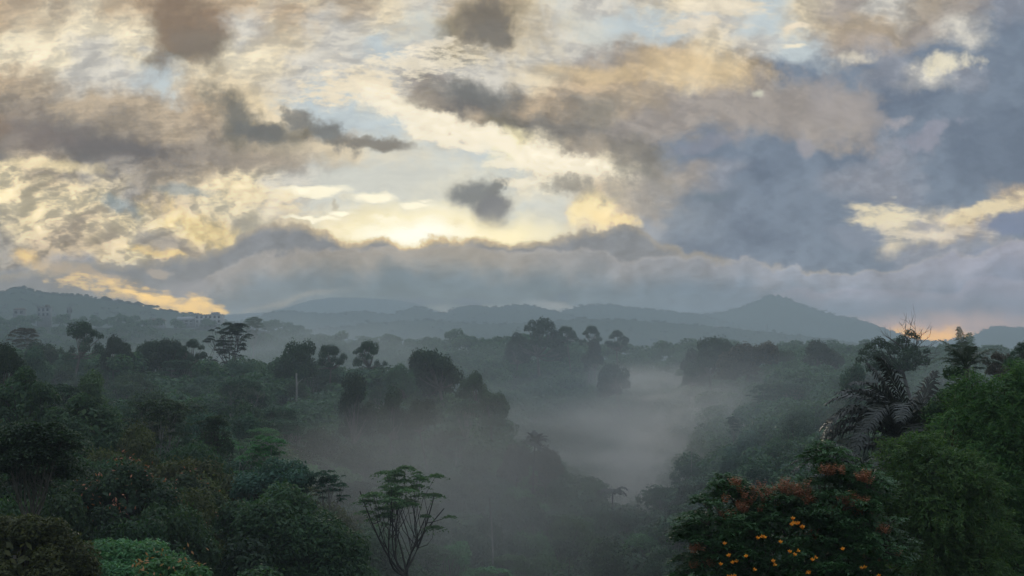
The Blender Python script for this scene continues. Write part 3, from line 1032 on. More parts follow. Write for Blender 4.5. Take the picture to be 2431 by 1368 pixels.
def plant(key, px, ytop, dist, wpx, label, cat='tree', leafm='leaf_mid', name=None, group=None, rz=None, ground_to=None, zs=None):
    """a copy of a prototype whose top shows at a direction, with a crown of an apparent width, standing on the ground"""
    cm, tm, w0, h0 = PROTO[key]
    p = at(px, ytop, dist)
    w = wpx / F * dist
    g = gz(p.x, p.y)
    h = max(p.z - g, w * 0.55)
    nm = name or ('umbrella_tree' if key.startswith('umbrella') else 'tree')
    sc = w / w0
    sz = min(h / h0, (1.6 if key[0] in 'bt' else 1.25) * sc)          # tall ground gaps are bridged by more trunk, not by a stretched crown
    e = root_empty(nm, (p.x, p.y, p.z - h), random.uniform(0, 6.28) if rz is None else rz)
    c = obj('crown', cm, e, (0, 0, h - sz * h0))
    t = obj('trunk', tm, e, (0, 0, h - sz * h0))
    c.scale = t.scale = (sc, sc, sz)
    set_mat(c, M[leafm])
    tag(e, label, cat, group)
    placed.append((p.x, p.y, w / 2))
    return e

# ================================================================== trees one can tell apart
# ---- ridge at the left, against the paler hills
plant('open0', 196, 764, 255, 112, 'large dark tree with gappy crown standing tallest on the left ridge', leafm='leaf_dark')
plant('broad0', 272, 796, 268, 84, 'dark tree right of the tall gappy tree on the left ridge', leafm='leaf_dark')
plant('broad3', 345, 812, 285, 90, 'low rounded dark tree in the dip of the left ridge', leafm='leaf_dark')
plant('broad1', 404, 806, 282, 100, 'broad dark tree on the left ridge, left of the knobbly one', leafm='leaf_dark')
plant('open1', 452, 804, 280, 74, 'knobbly dark tree on the ridge just left of the umbrella tree', leafm='leaf_dark')
plant('umbrella1', 550, 764, 300, 142, 'dark umbrella tree in silhouette on the left ridge with layered plates', leafm='leaf_dark')
plant('umbrella2', 606, 752, 520, 90, 'hazy umbrella tree beyond and right of the silhouetted one', leafm='leaf_mid')
plant('umbrella0', 62, 778, 330, 96, 'hazy feathery tree near the left edge, paler than its neighbours', leafm='leaf_brown')
plant('broad2', 85, 822, 215, 120, 'rounded bluish tree below the hazy feathery tree at left', leafm='leaf_blue')
plant('broad4', 18, 812, 160, 110, 'dark tree at the left edge under the ridge', leafm='leaf_dark')
plant('tall0', 222, 880, 165, 130, 'spiky upright green tree in front of the left ridge', leafm='leaf_fresh')
plant('broad5', 706, 810, 272, 116, 'dark rounded tree with a pale trunk below it, mid left', leafm='leaf_dark')
plant('open2', 782, 820, 280, 84, 'dark tree with a gap of light under its crown, mid left', leafm='leaf_dark')
plant('open0', 874, 810, 290, 86, 'dark open tree with holes showing haze, left of the valley', leafm='leaf_dark')
plant('broad3', 1036, 834, 285, 150, 'broad dark domed tree at the end of the left ridge', leafm='leaf_dark')
plant('broad4', 950, 862, 275, 80, 'small green tree left of the broad dark dome', leafm='leaf_mid')
plant('broad0', 1128, 882, 282, 84, 'rounded tree falling away right of the broad dome', leafm='leaf_mid')
plant('broad1', 1168, 930, 250, 90, 'tree low on the right shoulder of the left slope', leafm='leaf_mid')
plant('tall1', 846, 884, 208, 118, 'dense blackish tree standing alone in front of the ridge', leafm='leaf_dark')
plant('broad2', 934, 918, 200, 110, 'dense blackish tree right of the lone black one', leafm='leaf_dark')
plant('broad5', 996, 948, 194, 86, 'lower dark tree joined to the right of the blackish pair', leafm='leaf_dark')
plant('umbrella2', 1112, 946, 225, 116, 'green umbrella tree in the mist at the end of the left slope', leafm='leaf_blue')
plant('umbrella0', 572, 898, 220, 165, 'wide layered green tree on the middle of the left slope', leafm='leaf_blue')
plant('umbrella0', 668, 968, 190, 130, 'layered tree below the pale bare trunk on the left slope', leafm='leaf_blue')
# ---- nearer umbrella trees
plant('umbrella0', 372, 948, 132, 240, 'wide umbrella tree with many bare stems, lower left', leafm='leaf_mid')
plant('umbrella1', 505, 984, 124, 160, 'umbrella tree with dark forked trunk right of the wide one', leafm='leaf_mid')
plant('umbrella2', 628, 1034, 112, 178, 'fresh green umbrella tree above the big dark leafy tree', leafm='leaf_fresh')
plant('umbrella2', 778, 1116, 96, 130, 'small layered tree on the right shoulder of the big leafy tree', leafm='leaf_blue')
# ---- far ridge emergents
plant('open1', 1284, 754, 600, 128, 'largest domed tree rising above the far ridge', leafm='leaf_dark')
plant('broad2', 1228, 788, 610, 72, 'lower tree leaning on the left of the largest domed tree', leafm='leaf_dark')
plant('open2', 1349, 775, 600, 58, 'small rounded tree just right of the largest domed tree', leafm='leaf_dark')
plant('open0', 1405, 774, 600, 58, 'ball topped tree between two others on the far ridge', leafm='leaf_dark')
plant('tall0', 1408, 806, 595, 60, 'dark cone shaped tree under the ball topped one', leafm='leaf_dark')
plant('open1', 1467, 783, 600, 60, 'rightmost of the four ball topped trees on the far ridge', leafm='leaf_dark')
plant('broad0', 1322, 812, 635, 60, 'low tree between the domed tree and the ball topped ones', leafm='leaf_dark')
plant('broad3', 1460, 866, 520, 92, 'flat spreading tree halfway down the misty far slope', leafm='leaf_dark')
# ---- wood on the right
plant('broad1', 1690, 801, 430, 120, 'high dark tree at the left end of the right hand wood', leafm='leaf_dark')
plant('broad3', 1780, 816, 410, 170, 'broad tree with a reddish brown top in the right hand wood', leafm='leaf_brown')
plant('broad4', 1945, 806, 395, 118, 'dark dome shaped tree standing clear in the right hand wood', leafm='leaf_dark')
plant('broad5', 1868, 832, 440, 70, 'hazy tree between the reddish and the dome shaped tree', leafm='leaf_mid')
plant('broad2', 1642, 826, 450, 80, 'lower tree at the left foot of the right hand wood', leafm='leaf_dark')
plant('tall1', 2026, 864, 190, 112, 'tall dark tree behind the palm fronds', leafm='leaf_blue')
plant('umbrella2', 2288, 812, 125, 130, 'flat layered tree behind the palm at the right', leafm='leaf_dark')
plant('open2', 2378, 838, 120, 96, 'brownish half bare tree near the right edge', leafm='leaf_brown')
plant('open1', 2428, 808, 105, 84, 'dark tree cut by the right edge of the view', leafm='leaf_dark')
plant('umbrella2', 1738, 988, 262, 66, 'small flat tree leaning over the mist on the right slope', leafm='leaf_dark')
plant('broad4', 1296, 1056, 215, 96, 'misty tree in the middle of the valley, left of the gorge', leafm='leaf_brown')
plant('broad0', 1226, 1052, 205, 96, 'misty brownish tree left of the middle of the valley', leafm='leaf_brown')


# ---- tall thin umbrella tree over the valley
def big_albizia():
    g0, g1 = albizia(321, 4.2, 16.0, 2, 46, 0.20, thin=1.0, layers=.34, pad_r=.12, fk=.62)
    make_proto('tallthin', (g0, g1), 4.2, 16.0, bark='bark_dark')
    return plant('tallthin', 958, 1108, 112, 345, 'slender pale stemmed umbrella tree rising alone over the misty valley', leafm='leaf_fresh', name='umbrella_tree', rz=0.6)


big_albizia()


def leafy(px, ytop, dist, wpx, hpx, seed, leaf, leafm, label, lobes=24, cover=1.4, barkm='bark_dark', upness=.5, aspect=.5, tips=None, name='tree'):
    """near tree with a crown of its own, many leafy lobes"""
    global rng
    w = wpx / F * dist; hh = hpx / F * dist
    top = at(px, ytop, dist)
    g = gz(top.x, top.y)
    e = root_empty(name, (top.x, top.y, g))
    H = top.z - g
    rng = np.random.default_rng(seed)
    crown, wood = Geo(), Geo()
    R = w / 2
    cz = H - hh * 0.55
    limb(wood, (0, 0, -1), (0, 0, cz - hh * .2), R * .06, R * .045, 0, 6, 7)
    cs = []
    for i in range(lobes):
        d = sphere_dirs(1, -0.45)[0]
        rr = rng.uniform(0.55, 0.84)
        lr = R * rng.uniform(0.17, 0.32)
        c = np.array([d[0] * R * rr, d[1] * R * rr, cz + d[2] * hh * .55 * rr])
        c[2] = min(c[2], H - lr * .8)
        cs.append((c, lr))
    cs.append((np.array([0, 0, H - R * .25]), R * .27))
    for c, lr in cs:
        lobe_leaves(crown, c, lr, leaf, cover, flat=.85, upness=upness, aspect=aspect, shell=.3)
        limb(wood, (0, 0, cz - hh * .2), c, R * .025, R * .007, -.05)
    # inner fill so that no light leaks through the heart of the crown
    lobe_leaves(crown, (0, 0, cz), (R * .62, R * .62, hh * .42), leaf * 2.2, 0.8, upness=.3)
    obj('crown', crown.mesh('crown', [M[leafm]]), e)
    obj('trunk', wood.mesh('trunk', [M[barkm]], True), e)
    tag(e, label, 'tree')
    placed.append((top.x, top.y, R))
    if tips:
        y_ = Geo()
        n = tips[1]
        i = rng.integers(0, len(cs), n)
        ca = np.array([c for c, _ in cs]); ra = np.array([r for _, r in cs])
        d = sphere_dirs(n, 0.2)
        base = ca[i] + d * ra[i][:, None]
        for k in range(9):
            y_.leaves(base + rng.normal(size=(n, 3)) * leaf * 1.6, rng.normal(size=(n, 3)) + [0, 0, 1], leaf * 1.1, leaf * .45)
        obj('new_leaves', y_.mesh('new_leaves', [M[tips[0]]]), e)
    return e


leafy(672, 1142, 78, 400, 330, 11, 0.24, 'leaf_mid', 'big dense dark green tree with clumped crown at the lower left', lobes=56, cover=1.4)
leafy(652, 1082, 96, 220, 200, 12, 0.24, 'leaf_blue', 'soft bluish green tree rising behind the big dense one', lobes=22)
leafy(300, 1094, 72, 300, 300, 13, 0.20, 'leaf_dark', 'dark tree with rusty young leaves on top, lower left', lobes=34, tips=('leaf_rust', 60))
leafy(440, 1118, 84, 210, 260, 14, 0.20, 'leaf_mid', 'dark green tree with a few rusty shoots, left of the big dense tree', lobes=26, tips=('leaf_rust', 34))
leafy(70, 1222, 47, 330, 260, 15, 0.15, 'leaf_olive', 'olive bushy tree in the bottom left corner', lobes=30)
leafy(278, 1282, 50, 340, 170, 16, 0.17, 'leaf_bright', 'bright green dome of large leaves along the bottom edge at left', lobes=40, cover=1.5, upness=.75, aspect=.4)
leafy(400, 1318, 44, 200, 150, 17, 0.15, 'leaf_fresh', 'green bush right of the bright green dome at the bottom edge', lobes=22, tips=('leaf_rust', 16))
leafy(60, 868, 118, 190, 220, 18, 0.26, 'leaf_mid', 'tall green tree at the left edge below the ridge', lobes=24)
leafy(195, 930, 112, 210, 200, 19, 0.26, 'leaf_mid', 'loose green tree between the left edge and the wide umbrella tree', lobes=24)
leafy(2196, 1000, 60, 110, 240, 20, 0.2, 'leaf_dark', 'dark bush crowding the foot of the palm', lobes=16)
leafy(2265, 862, 56, 190, 300, 21, 0.17, 'leaf_mid', 'green leafy tree right of the palm crown', lobes=30)


# ---- dark spreading tree at the left edge, trunk showing
def spreading_tree():
    g0, g1 = albizia(77, 4.0, 9.5, 2, 60, 0.22, thin=1.3, layers=.35, pad_r=.27)
    make_proto('spread', (g0, g1), 4.0, 9.5, bark='bark')
    plant('spread', 70, 1000, 60, 330, 'dark flat topped tree spreading in from the left edge', leafm='leaf_dark', name='umbrella_tree')


spreading_tree()


# ---- tree with bare twigs against the orange gap
def twig_tree():
    global rng
    rng = np.random.default_rng(55)
    D = 175
    top = at(2160, 762, D)
    base = at(2140, 800, D)
    g = gz(base.x, base.y)
    e = root_empty('half_bare_tree', (base.x, base.y, g))
    P = lambda px, py, dy=0.0: np.array(at(px, py, D)) - np.array([base.x, base.y, g]) + np.array([0, dy, 0])
    wood, crown, tw = Geo(), Geo(), Geo()
    heart = P(2142, 880)
    limb(wood, (0, 0, -1), heart, .28, .20, 0, 7, 7)
    bunches = [(2155, 792, 13), (2148, 808, 16), (2166, 800, 11), (2138, 826, 16), (2160, 828, 18), (2120, 836, 15), (2146, 846, 22), (2176, 840, 16),
               (2078, 812, 16), (2066, 824, 14), (2092, 822, 15), (2058, 838, 12), (2074, 846, 18), (2098, 848, 18), (2110, 862, 20), (2185, 858, 18),
               (2130, 866, 24), (2160, 872, 24), (2090, 872, 22), (2192, 834, 9), (2112, 818, 9), (2050, 856, 14), (2070, 872, 20)]
    for px, py, r in bunches:
        c = P(px, py, rng.uniform(-2, 2))
        lobe_leaves(crown, c, r / F * D, 0.26, 0.85, flat=.8)
        limb(wood, heart + rng.normal(size=3) * .2, c, .09, .03, -.04, 6, 5)
    for px, py in [(2160, 762), (2174, 770), (2150, 772), (2196, 786), (2206, 800), (2214, 822), (2222, 838), (2200, 842), (2210, 862), (2196, 870),
                   (2228, 860), (2108, 800), (2136, 774), (2182, 800), (2218, 850), (2190, 880), (2100, 794)]:
        c = P(px, py, rng.uniform(-1.5, 1.5))
        a = P(2150 if px < 2170 else 2172, 830 if py < 830 else 862)
        pts = limb(tw, a, c, .05, .022, 0.03, 7, 4)
        for k in range(7):
            s = pts[rng.integers(2, 7)]
            limb(tw, s, s + (c - a) * .18 + rng.normal(size=3) * .5 + np.array([0, 0, .3]), .022, .012, 0, 3, 3)
    obj('trunk', wood.mesh('trunk', [M['bark_dark']], True), e)
    obj('crown', crown.mesh('crown', [M['leaf_dark']]), e)
    obj('bare_twigs', tw.mesh('bare_twigs', [M['bark_dark']], True), e)
    tag(e, 'half bare tree with twigs sticking up against the orange gap in the sky', 'tree')
    placed.append((base.x, base.y, 4))


twig_tree()


# ---- palms
def palm(name, label, px, py, D, fronds, L, leaf_len, mat, n=46, width=.05, trunk_r=.16, group=None):
    """feather palm: crown centre shown at (px, py); fronds given by the direction of their tips"""
    global rng
    rng = np.random.default_rng(int(px))
    c = at(px, py, D)
    g = gz(c.x, c.y)
    e = root_empty(name, (c.x, c.y, g))
    H = c.z - g
    t_ = Geo()
    zz = np.linspace(-0.5, H, 9)
    t_.tube(np.stack([0.15 * np.sin(zz * .4), 0 * zz, zz], 1), np.linspace(trunk_r * 1.2, trunk_r, 9), 9)
    obj('trunk', t_.mesh('trunk', [M['bark_dark']], True), e)
    for az, el, k, dr in fronds:
        f = frond_geo(math.radians(az), math.radians(el), L * k, dr, leaf_len, n, width, hang=rng.uniform(.7, 1.3))
        o = obj('frond', f.mesh('frond', [M[mat]]), e)
        o.location = (0.15 * math.sin(H * .4), 0, H)
    tag(e, label, 'palm', group)
    placed.append((c.x, c.y, 2.0))
    return e


# azimuth 180 = to the left in the view, 0 = to the right, 270 = towards the viewer
palm('palm_tree', 'tall palm with long drooping shiny grey fronds left of the bamboo', 2168, 1062, 58,
     [(178, 34, 1.1, 1.9), (172, 50, 1.05, 2.0), (190, 62, 1.0, 1.6), (165, 72, .92, 0.9), (20, 76, .78, 0.8), (200, 78, .95, 1.3),
      (255, 50, .9, 2.4), (235, 30, 1.0, 2.0), (200, 16, 1.25, 1.1), (10, 45, .8, 2.0), (300, 55, .85, 2.2), (60, 60, .85, 1.4),
      (120, 60, .9, 1.3), (215, 50, 1.1, 2.7), (176, 4, 1.2, .7), (340, 20, .8, 1.6), (185, 56, 1.15, 2.6), (160, 60, 1.05, 1.9),
      (224, 62, 1.05, 2.6), (246, 66, 1.0, 2.6), (182, 44, 1.15, 2.3), (195, 70, 1.0, 1.9)], 4.2, 1.0, 'leaf_palm', 58, .075)
palm('palm_tree', 'second palm with upright fronds showing above the green tree at right', 2290, 872, 70,
     [(150, 60, 1, .9), (100, 75, 1.1, .5), (60, 70, 1.0, .7), (30, 45, 1, 1.2), (180, 35, 1, 1.3), (0, 30, 1.1, 1.3), (270, 65, .9, 1.6), (210, 55, .9, 1.2),
      (335, 50, 1, 1.1)], 1.9, .5, 'leaf_palm_green', 36, .05)
palm('palm_tree', 'small low palm frond cluster behind the orange flowering tree', 2078, 1128, 46,
     [(172, 32, 1.1, 1.1), (186, 14, 1.0, .9), (150, 50, .9, 1.4), (200, 50, .8, 1.6), (20, 50, .8, 1.5), (260, 50, .7, 1.8)], 2.5, .5, 'leaf_palm', 34, .045)
palm('palm_tree', 'small drooping palm in the mist at the foot of the right slope', 1456, 1172, 222,
     [(a, 25 + (a * 7) % 60, .8 + (a % 3) * .15, 1.8) for a in range(0, 360, 26)], 2.6, .8, 'leaf_palm', 26, .22, .12)
palm('palm_tree', 'little palm with curled fronds at the middle of the valley', 1268, 1058, 200,
     [(a, 20 + (a * 11) % 65, .8 + (a % 4) * .1, 1.8) for a in range(10, 370, 28)], 2.4, .7, 'leaf_palm', 24, .2, .10)


# ---- bamboo: lumpy masses of fine drooping sprays
def bamboo(label, px, D, lumps, seed, leafm='leaf_bamboo', spray=1.0):
    global rng
    rng = np.random.default_rng(seed)
    c = at(px, 1200, D)
    g = gz(c.x, c.y)
    e = root_empty('bamboo', (c.x, c.y, g))
    org = np.array([c.x, c.y, g])
    leaves, canes = Geo(), Geo()
    for (lx, ly, r, dy) in lumps:
        rr = r / F * D
        p = np.array(at(lx, ly, D)) - org + np.array([0, dy, 0])
        for k in range(3):
            b0 = np.array([p[0] * .35 + rng.normal() * .3, p[1] * .3 + rng.normal() * .3, -0.5])
            limb(canes, b0, p + rng.normal(size=3) * rr * .3, .05, .02, 0.03, 8, 5)
        # inner fill leaves, added to block light and keep the clump's heart dark
        lobe_leaves(leaves, p, rr * .8, 0.22, 0.9, aspect=.22, upness=.3)
        ns = int(95 * spray * (rr / 0.9) ** 2)
        for s in range(ns):
            d = sphere_dirs(1, -0.75)[0]
            q0 = p + d * rr * rng.uniform(.45, .85)
            L = rng.uniform(.35, .75)
            m_ = 7
            t = np.linspace(0, 1, m_)[:, None]
            dirv = norm(d + rng.normal(size=3) * .35 + np.array([0, 0, .25]))
            pts = q0 + dirv * L * t + np.array([0, 0, -1.0]) * (t ** 2) * L * rng.uniform(.3, .75)
            canes.tube(pts, np.linspace(.007, .003, m_), 3)
            nl = 34
            ti = rng.uniform(.1, 1.0, nl)[:, None]
            lp = q0 + dirv * L * ti + np.array([0, 0, -1.0]) * (ti ** 2) * L * .5 + rng.normal(size=(nl, 3)) * .05
            ax = norm(dirv + rng.normal(size=(nl, 3)) * .7 + np.array([0, 0, -.5]))
            leaves.leaves(lp, np.array([0, 0, 1.0]) + rng.normal(size=(nl, 3)) * .6, rng.uniform(.11, .20, nl), .026, axis=ax)
    obj('foliage', leaves.mesh('foliage', [M[leafm]]), e)
    obj('canes', canes.mesh('canes', [M['leaf_olive']], True), e)
    tag(e, label, 'bamboo')
    placed.append((c.x, c.y, 3))


bamboo('feathery green bamboo clump right of the palm and above the flowering tree', 2230, 40,
       [(2240, 1140, 95, 0), (2170, 1180, 80, 0), (2120, 1190, 55, .3), (2300, 1160, 80, 0), (2220, 1230, 100, -.4), (2310, 1260, 100, 0), (2200, 1330, 110, 0),
        (2300, 1380, 110, -.3), (2120, 1250, 70, .4), (2150, 1100, 60, .6), (2210, 1075, 60, .8)], 41)
bamboo('tall feathery bamboo filling the right edge of the view', 2400, 44,
       [(2400, 960, 85, 0), (2460, 920, 80, 0), (2350, 1010, 70, .5), (2420, 1050, 95, -.5), (2340, 1090, 75, 0), (2400, 1150, 100, -.6), (2360, 1230, 90, -.3),
        (2440, 1260, 100, -.6), (2400, 1350, 110, -.6), (2330, 940, 50, 1.0), (2290, 1010, 50, .8)], 42)


# ---- flowering tree at the lower right
def flowering_tree():
    global rng
    rng = np.random.default_rng(99)
    D = 32.0
    c = at(1890, 1368, D)
    g = gz(c.x, c.y)
    e = root_empty('flowering_tree', (c.x, c.y, g))
    org = np.array([c.x, c.y, g])
    P = lambda px, py, dy=0.0: np.array(at(px, py, D)) - org + np.array([0, dy, 0])
    S = D / F
    crown, wood, rust = Geo(), Geo(), Geo()
    fork = P(1890, 1560)
    limb(wood, (0, 0, -1), fork, .16, .12, 0, 6, 8)

    def pinnate(geo, base, axis, L, npair=5, lw=.045, ll=.12, droop=.6):
        axis = norm(axis)
        side = norm(np.cross(axis, [0, 0, 1.0]) + 1e-6)
        t = np.linspace(.25, 1.0, npair)[:, None]
        pts = base + axis * L * t + np.array([0, 0, -1.0]) * droop * L * t ** 2
        for s in (-1, 1):
            cc = pts + side * s * ll * .52 + np.array([0, 0, -1.0]) * ll * .12
            ax = side * s + axis * .45 + np.array([0, 0, -.35]) + rng.normal(size=(npair, 3)) * .15
            geo.leaves(cc, np.array([0, 0, 1.0]) - axis * .1 + rng.normal(size=(npair, 3)) * .25, ll * rng.uniform(.85, 1.15, npair), lw, axis=ax, fold=.2)
        geo.leaves(pts[-1:] + axis * ll * .5, np.array([[0, 0, 1.0]]), np.array([ll]), lw, axis=np.array([axis]) + [0, 0, -.5])

    mounds = [(1890, 1330, 215, 150, 0), (1730, 1260, 115, 95, 0), (1725, 1168, 46, 40, 0), (1840, 1210, 100, 55, 0), (1960, 1215, 120, 75, 0),
              (1970, 1110, 52, 55, .3), (2040, 1160, 70, 55, .3), (2040, 1290, 120, 120, 0), (1700, 1350, 90, 80, 0), (1950, 1420, 230, 110, -.4), (1645, 1265, 38, 30, 0)]
    tips = []
    for mx, my, rx, ry, dy in mounds:
        cc = P(mx, my, dy)
        R3 = np.array([rx * S, min(rx, 130) * S * 1.1, ry * S])
        n = int(34 * (rx * S) * (ry * S + .3) + 12)
        d = sphere_dirs(n, -0.25)
        # face the open side a little more densely
        pos = cc + d * R3 * rng.uniform(.72, 1.04, n)[:, None]
        for k in range(n):
            tips.append((pos[k], d[k]))
        lobe_leaves(crown, cc, R3 * .72, 0.16, .9, aspect=.4, upness=.4)
        limb(wood, fork, cc, .06, .02, -.05, 7, 5)
    for p, d in tips:
        nl = rng.integers(6, 9)
        L = rng.uniform(.22, .34)
        a0 = rng.uniform(0, 6.28)
        limb(wood, p - d * .4, p, .014, .008, 0, 3, 4)
        for k in range(nl):
            a = a0 + k * 6.28 / nl + rng.normal() * .2
            ax = np.array([math.cos(a), math.sin(a), rng.uniform(.0, .7)]) + d * .6
            pinnate(crown, p, ax, L * rng.uniform(.8, 1.15), 5, rng.uniform(.04, .055), rng.uniform(.10, .135), rng.uniform(.3, .8))
    # rusty young leaves held upright in patches
    for px, py, n, sp in [(1775, 1180, 12, 40), (1840, 1165, 14, 40), (1890, 1150, 10, 26), (1755, 1195, 7, 20), (1905, 1175, 8, 18), (1965, 1108, 9, 20), (1990, 1195, 14, 34),
                          (2030, 1205, 10, 22), (2045, 1128, 8, 18), (1640, 1290, 5, 12), (1655, 1330, 7, 18), (1910, 1260, 4, 14), (2080, 1250, 5, 22), (1740, 1137, 3, 10),
                          (2075, 1310, 5, 20), (1720, 1215, 4, 14), (2010, 1180, 8, 30)]:
        for k in range(n):
            p = P(px + rng.normal() * sp * .6, py + rng.normal() * sp * .28 + 8, -.55 + rng.normal() * .12)
            for j in range(6):
                a = rng.uniform(0, 6.28)
                ax = np.array([math.cos(a) * .55, math.sin(a) * .55, 1.0])
                pinnate(rust, p, ax, rng.uniform(.13, .22), 4, .024, .075, .05)
    obj('crown', crown.mesh('crown', [M['leaf_tulip']]), e)
    obj('trunk', wood.mesh('trunk', [M['bark']], True), e)
    obj('young_leaves', rust.mesh('young_leaves', [M['leaf_rust']]), e)
    # cup shaped orange flowers, in clusters
    for px, py, nfl in [(1856, 1224, 5), (1776, 1250, 3), (1712, 1298, 2), (1724, 1312, 2), (1742, 1304, 1), (1851, 1288, 3), (1805, 1308, 2),
                        (1717, 1344, 3), (1782, 1362, 2), (1903, 1362, 2), (2016, 1327, 2), (1846, 1212, 2), (1868, 1228, 2), (1690, 1318, 1), (1835, 1350, 1), (1760, 1325, 1), (1930, 1345, 1), (1895, 1300, 2), (1960, 1280, 1), (1820, 1262, 1), (1700, 1270, 1), (1880, 1335, 2), (2050, 1350, 1), (1990, 1362, 2)]:
        f = Geo()
        base = P(px, py, -1.66 if 1735 < px < 1990 else -1.3)
        stalks = Geo()
        stalks.tube([base + [0, .03, -.04], base + [0, .45, -.16], base + [0, .9, -.4]], [.006, .008, .012], 4)
        for k in range(nfl):
            o_ = np.array([(k - (nfl - 1) / 2) * .062 + rng.normal() * .015, rng.normal() * .03, rng.normal() * .03])
            tilt = norm(np.array([rng.normal() * .5, -.6, 1.0]))
            s_ = norm(np.cross(tilt, [1, 0, 0.01])); t2 = np.cross(tilt, s_)
            prof = [(.008, -.025), (.018, -.007), (.028, .014), (.037, .031), (.043, .034)]
            nseg = 15
            V_ = []
            for ip, (r_, h_) in enumerate(prof):
                for j in range(nseg):
                    a = j / nseg * 2 * np.pi
                    rr = r_ * (1 + (.20 * np.cos(5 * a) if ip > 2 else 0))
                    hh = h_ + (.014 * np.cos(5 * a) if ip > 2 else 0)
                    V_.append(base + o_ + s_ * np.cos(a) * rr + t2 * np.sin(a) * rr + tilt * hh)
            q = []
            for ip in range(len(prof) - 1):
                for j in range(nseg):
                    q.append((ip * nseg + j, ip * nseg + (j + 1) % nseg, (ip + 1) * nseg + (j + 1) % nseg, (ip + 1) * nseg + j))
            f.add(V_, q)
        fo_ = obj('flower_cluster', f.mesh('flower_cluster', [M['petal']], True), e)
        obj('stalk', stalks.mesh('stalk', [M['bark_dark']], True), fo_)
    tag(e, 'flowering tree with orange cup flowers and rusty young leaves at the lower right', 'flowering tree')
    placed.append((c.x, c.y, 3))


flowering_tree()


# ---- bare pale trunk on the slope, below the dark rounded tree
def bare_trunk(px, y0, y1, D, r, label, bend=0.3):
    a = at(px, y0, D)
    g = gz(a.x, a.y)
    G_ = Geo()
    H = a.z - g
    zz = np.linspace(-0.5, H, 8)
    G_.tube(np.stack([bend * np.sin(zz / H * 2.5), 0 * zz, zz], 1), np.linspace(r, r * .5, 8), 6)
    for k in range(3):
        z = H * rng.uniform(.7, .98)
        G_.tube(np.array([[bend * math.sin(z / H * 2.5), 0, z], [bend + rng.normal() * .8, rng.normal() * .5, z + rng.uniform(.3, 1.1)]]), [r * .3, r * .15], 4)
    o = obj('bare_trunk', G_.mesh('bare_trunk', [M['bark_pale']], True), None, (a.x, a.y, g))
    tag(o, label, 'bare tree')


bare_trunk(701, 886, 940, 250, .30, 'pale bare trunk standing below the dark rounded tree')
bare_trunk(1148, 1182, 1200, 150, .16, 'short pale dead stem in the mist below the middle of the valley', 1.0)
bare_trunk(1366, 1330, 1348, 120, .10, 'bent pale dead stem near the bottom centre', -.8)
bare_trunk(1640, 1068, 1090, 230, .10, 'thin dead pole on the crest of the right slope', .1)

# ================================================================== woods between the trees above
random.seed(21)
fill_rng = np.random.default_rng(5)
WNAMES = ['broad0', 'broad1', 'broad2', 'broad3', 'broad4', 'broad5', 'open0', 'open1', 'open2', 'tall0', 'umbrella0', 'umbrella2']


def zone(px, d):
    if d < 110: return 'front'
    if d > 560: return 'crest'
    if d > 330 and px > 1560: return 'rightwood'
    if px > 1560: return 'rightslope'
    if px > 1180: return 'valley' if d < 330 else 'farslope'
    if d > 330: return 'farslope'
    return 'leftslope' if d > 170 else 'leftlow'


ZN = {
    'front': ('in the foreground', 'foreground trees low in the view'),
    'crest': ('along the crest of the far ridge', 'trees along the far ridge'),
    'rightwood': ('in the hazy wood on the right', 'trees of the hazy right hand wood'),
    'rightslope': ('on the near side of the right slope', 'trees down the right slope'),
    'valley': ('in the misty valley floor', 'trees in the misty valley'),
    'farslope': ('on the misty slope under the far ridge', 'trees on the slope under the far ridge'),
    'leftslope': ('on the upper left slope', 'trees on the upper left slope'),
    'leftlow': ('on the lower left slope', 'trees on the lower left slope'),
}
cands = []
for d0, d1, wmin, wmax in ((62, 110, 5, 8), (110, 170, 6, 9.5), (170, 240, 7, 11), (240, 330, 7, 12), (330, 480, 8, 13), (480, 640, 9, 14), (640, 760, 9, 15)):
    n_try = int(5200)
    acc = []
    for k in range(n_try):
        y = math.sqrt(fill_rng.uniform(d0 ** 2, d1 ** 2))
        px = fill_rng.uniform(-60, 2490)
        if 860 < px < 1560 and y < 138: continue
        x = (px - 1215.5) / F * y
        w = fill_rng.uniform(wmin, wmax)
        if any((x - a) ** 2 + (y - b) ** 2 < (0.62 * (r + w / 2)) ** 2 for a, b, r in acc): continue
        if any((x - a) ** 2 + (y - b) ** 2 < (0.55 * (r + w / 2)) ** 2 for a, b, r in placed): continue
        acc.append((x, y, w / 2))
    for x, y, r in acc:
        z, h = canopy_z(np.array([x]), np.array([y]))
        top = float(z[0]) + fill_rng.normal() * (1.1 if y < 480 else 2.2) - (0.8 if y < 480 else 1.8)
        cands.append((y, x, r, top))
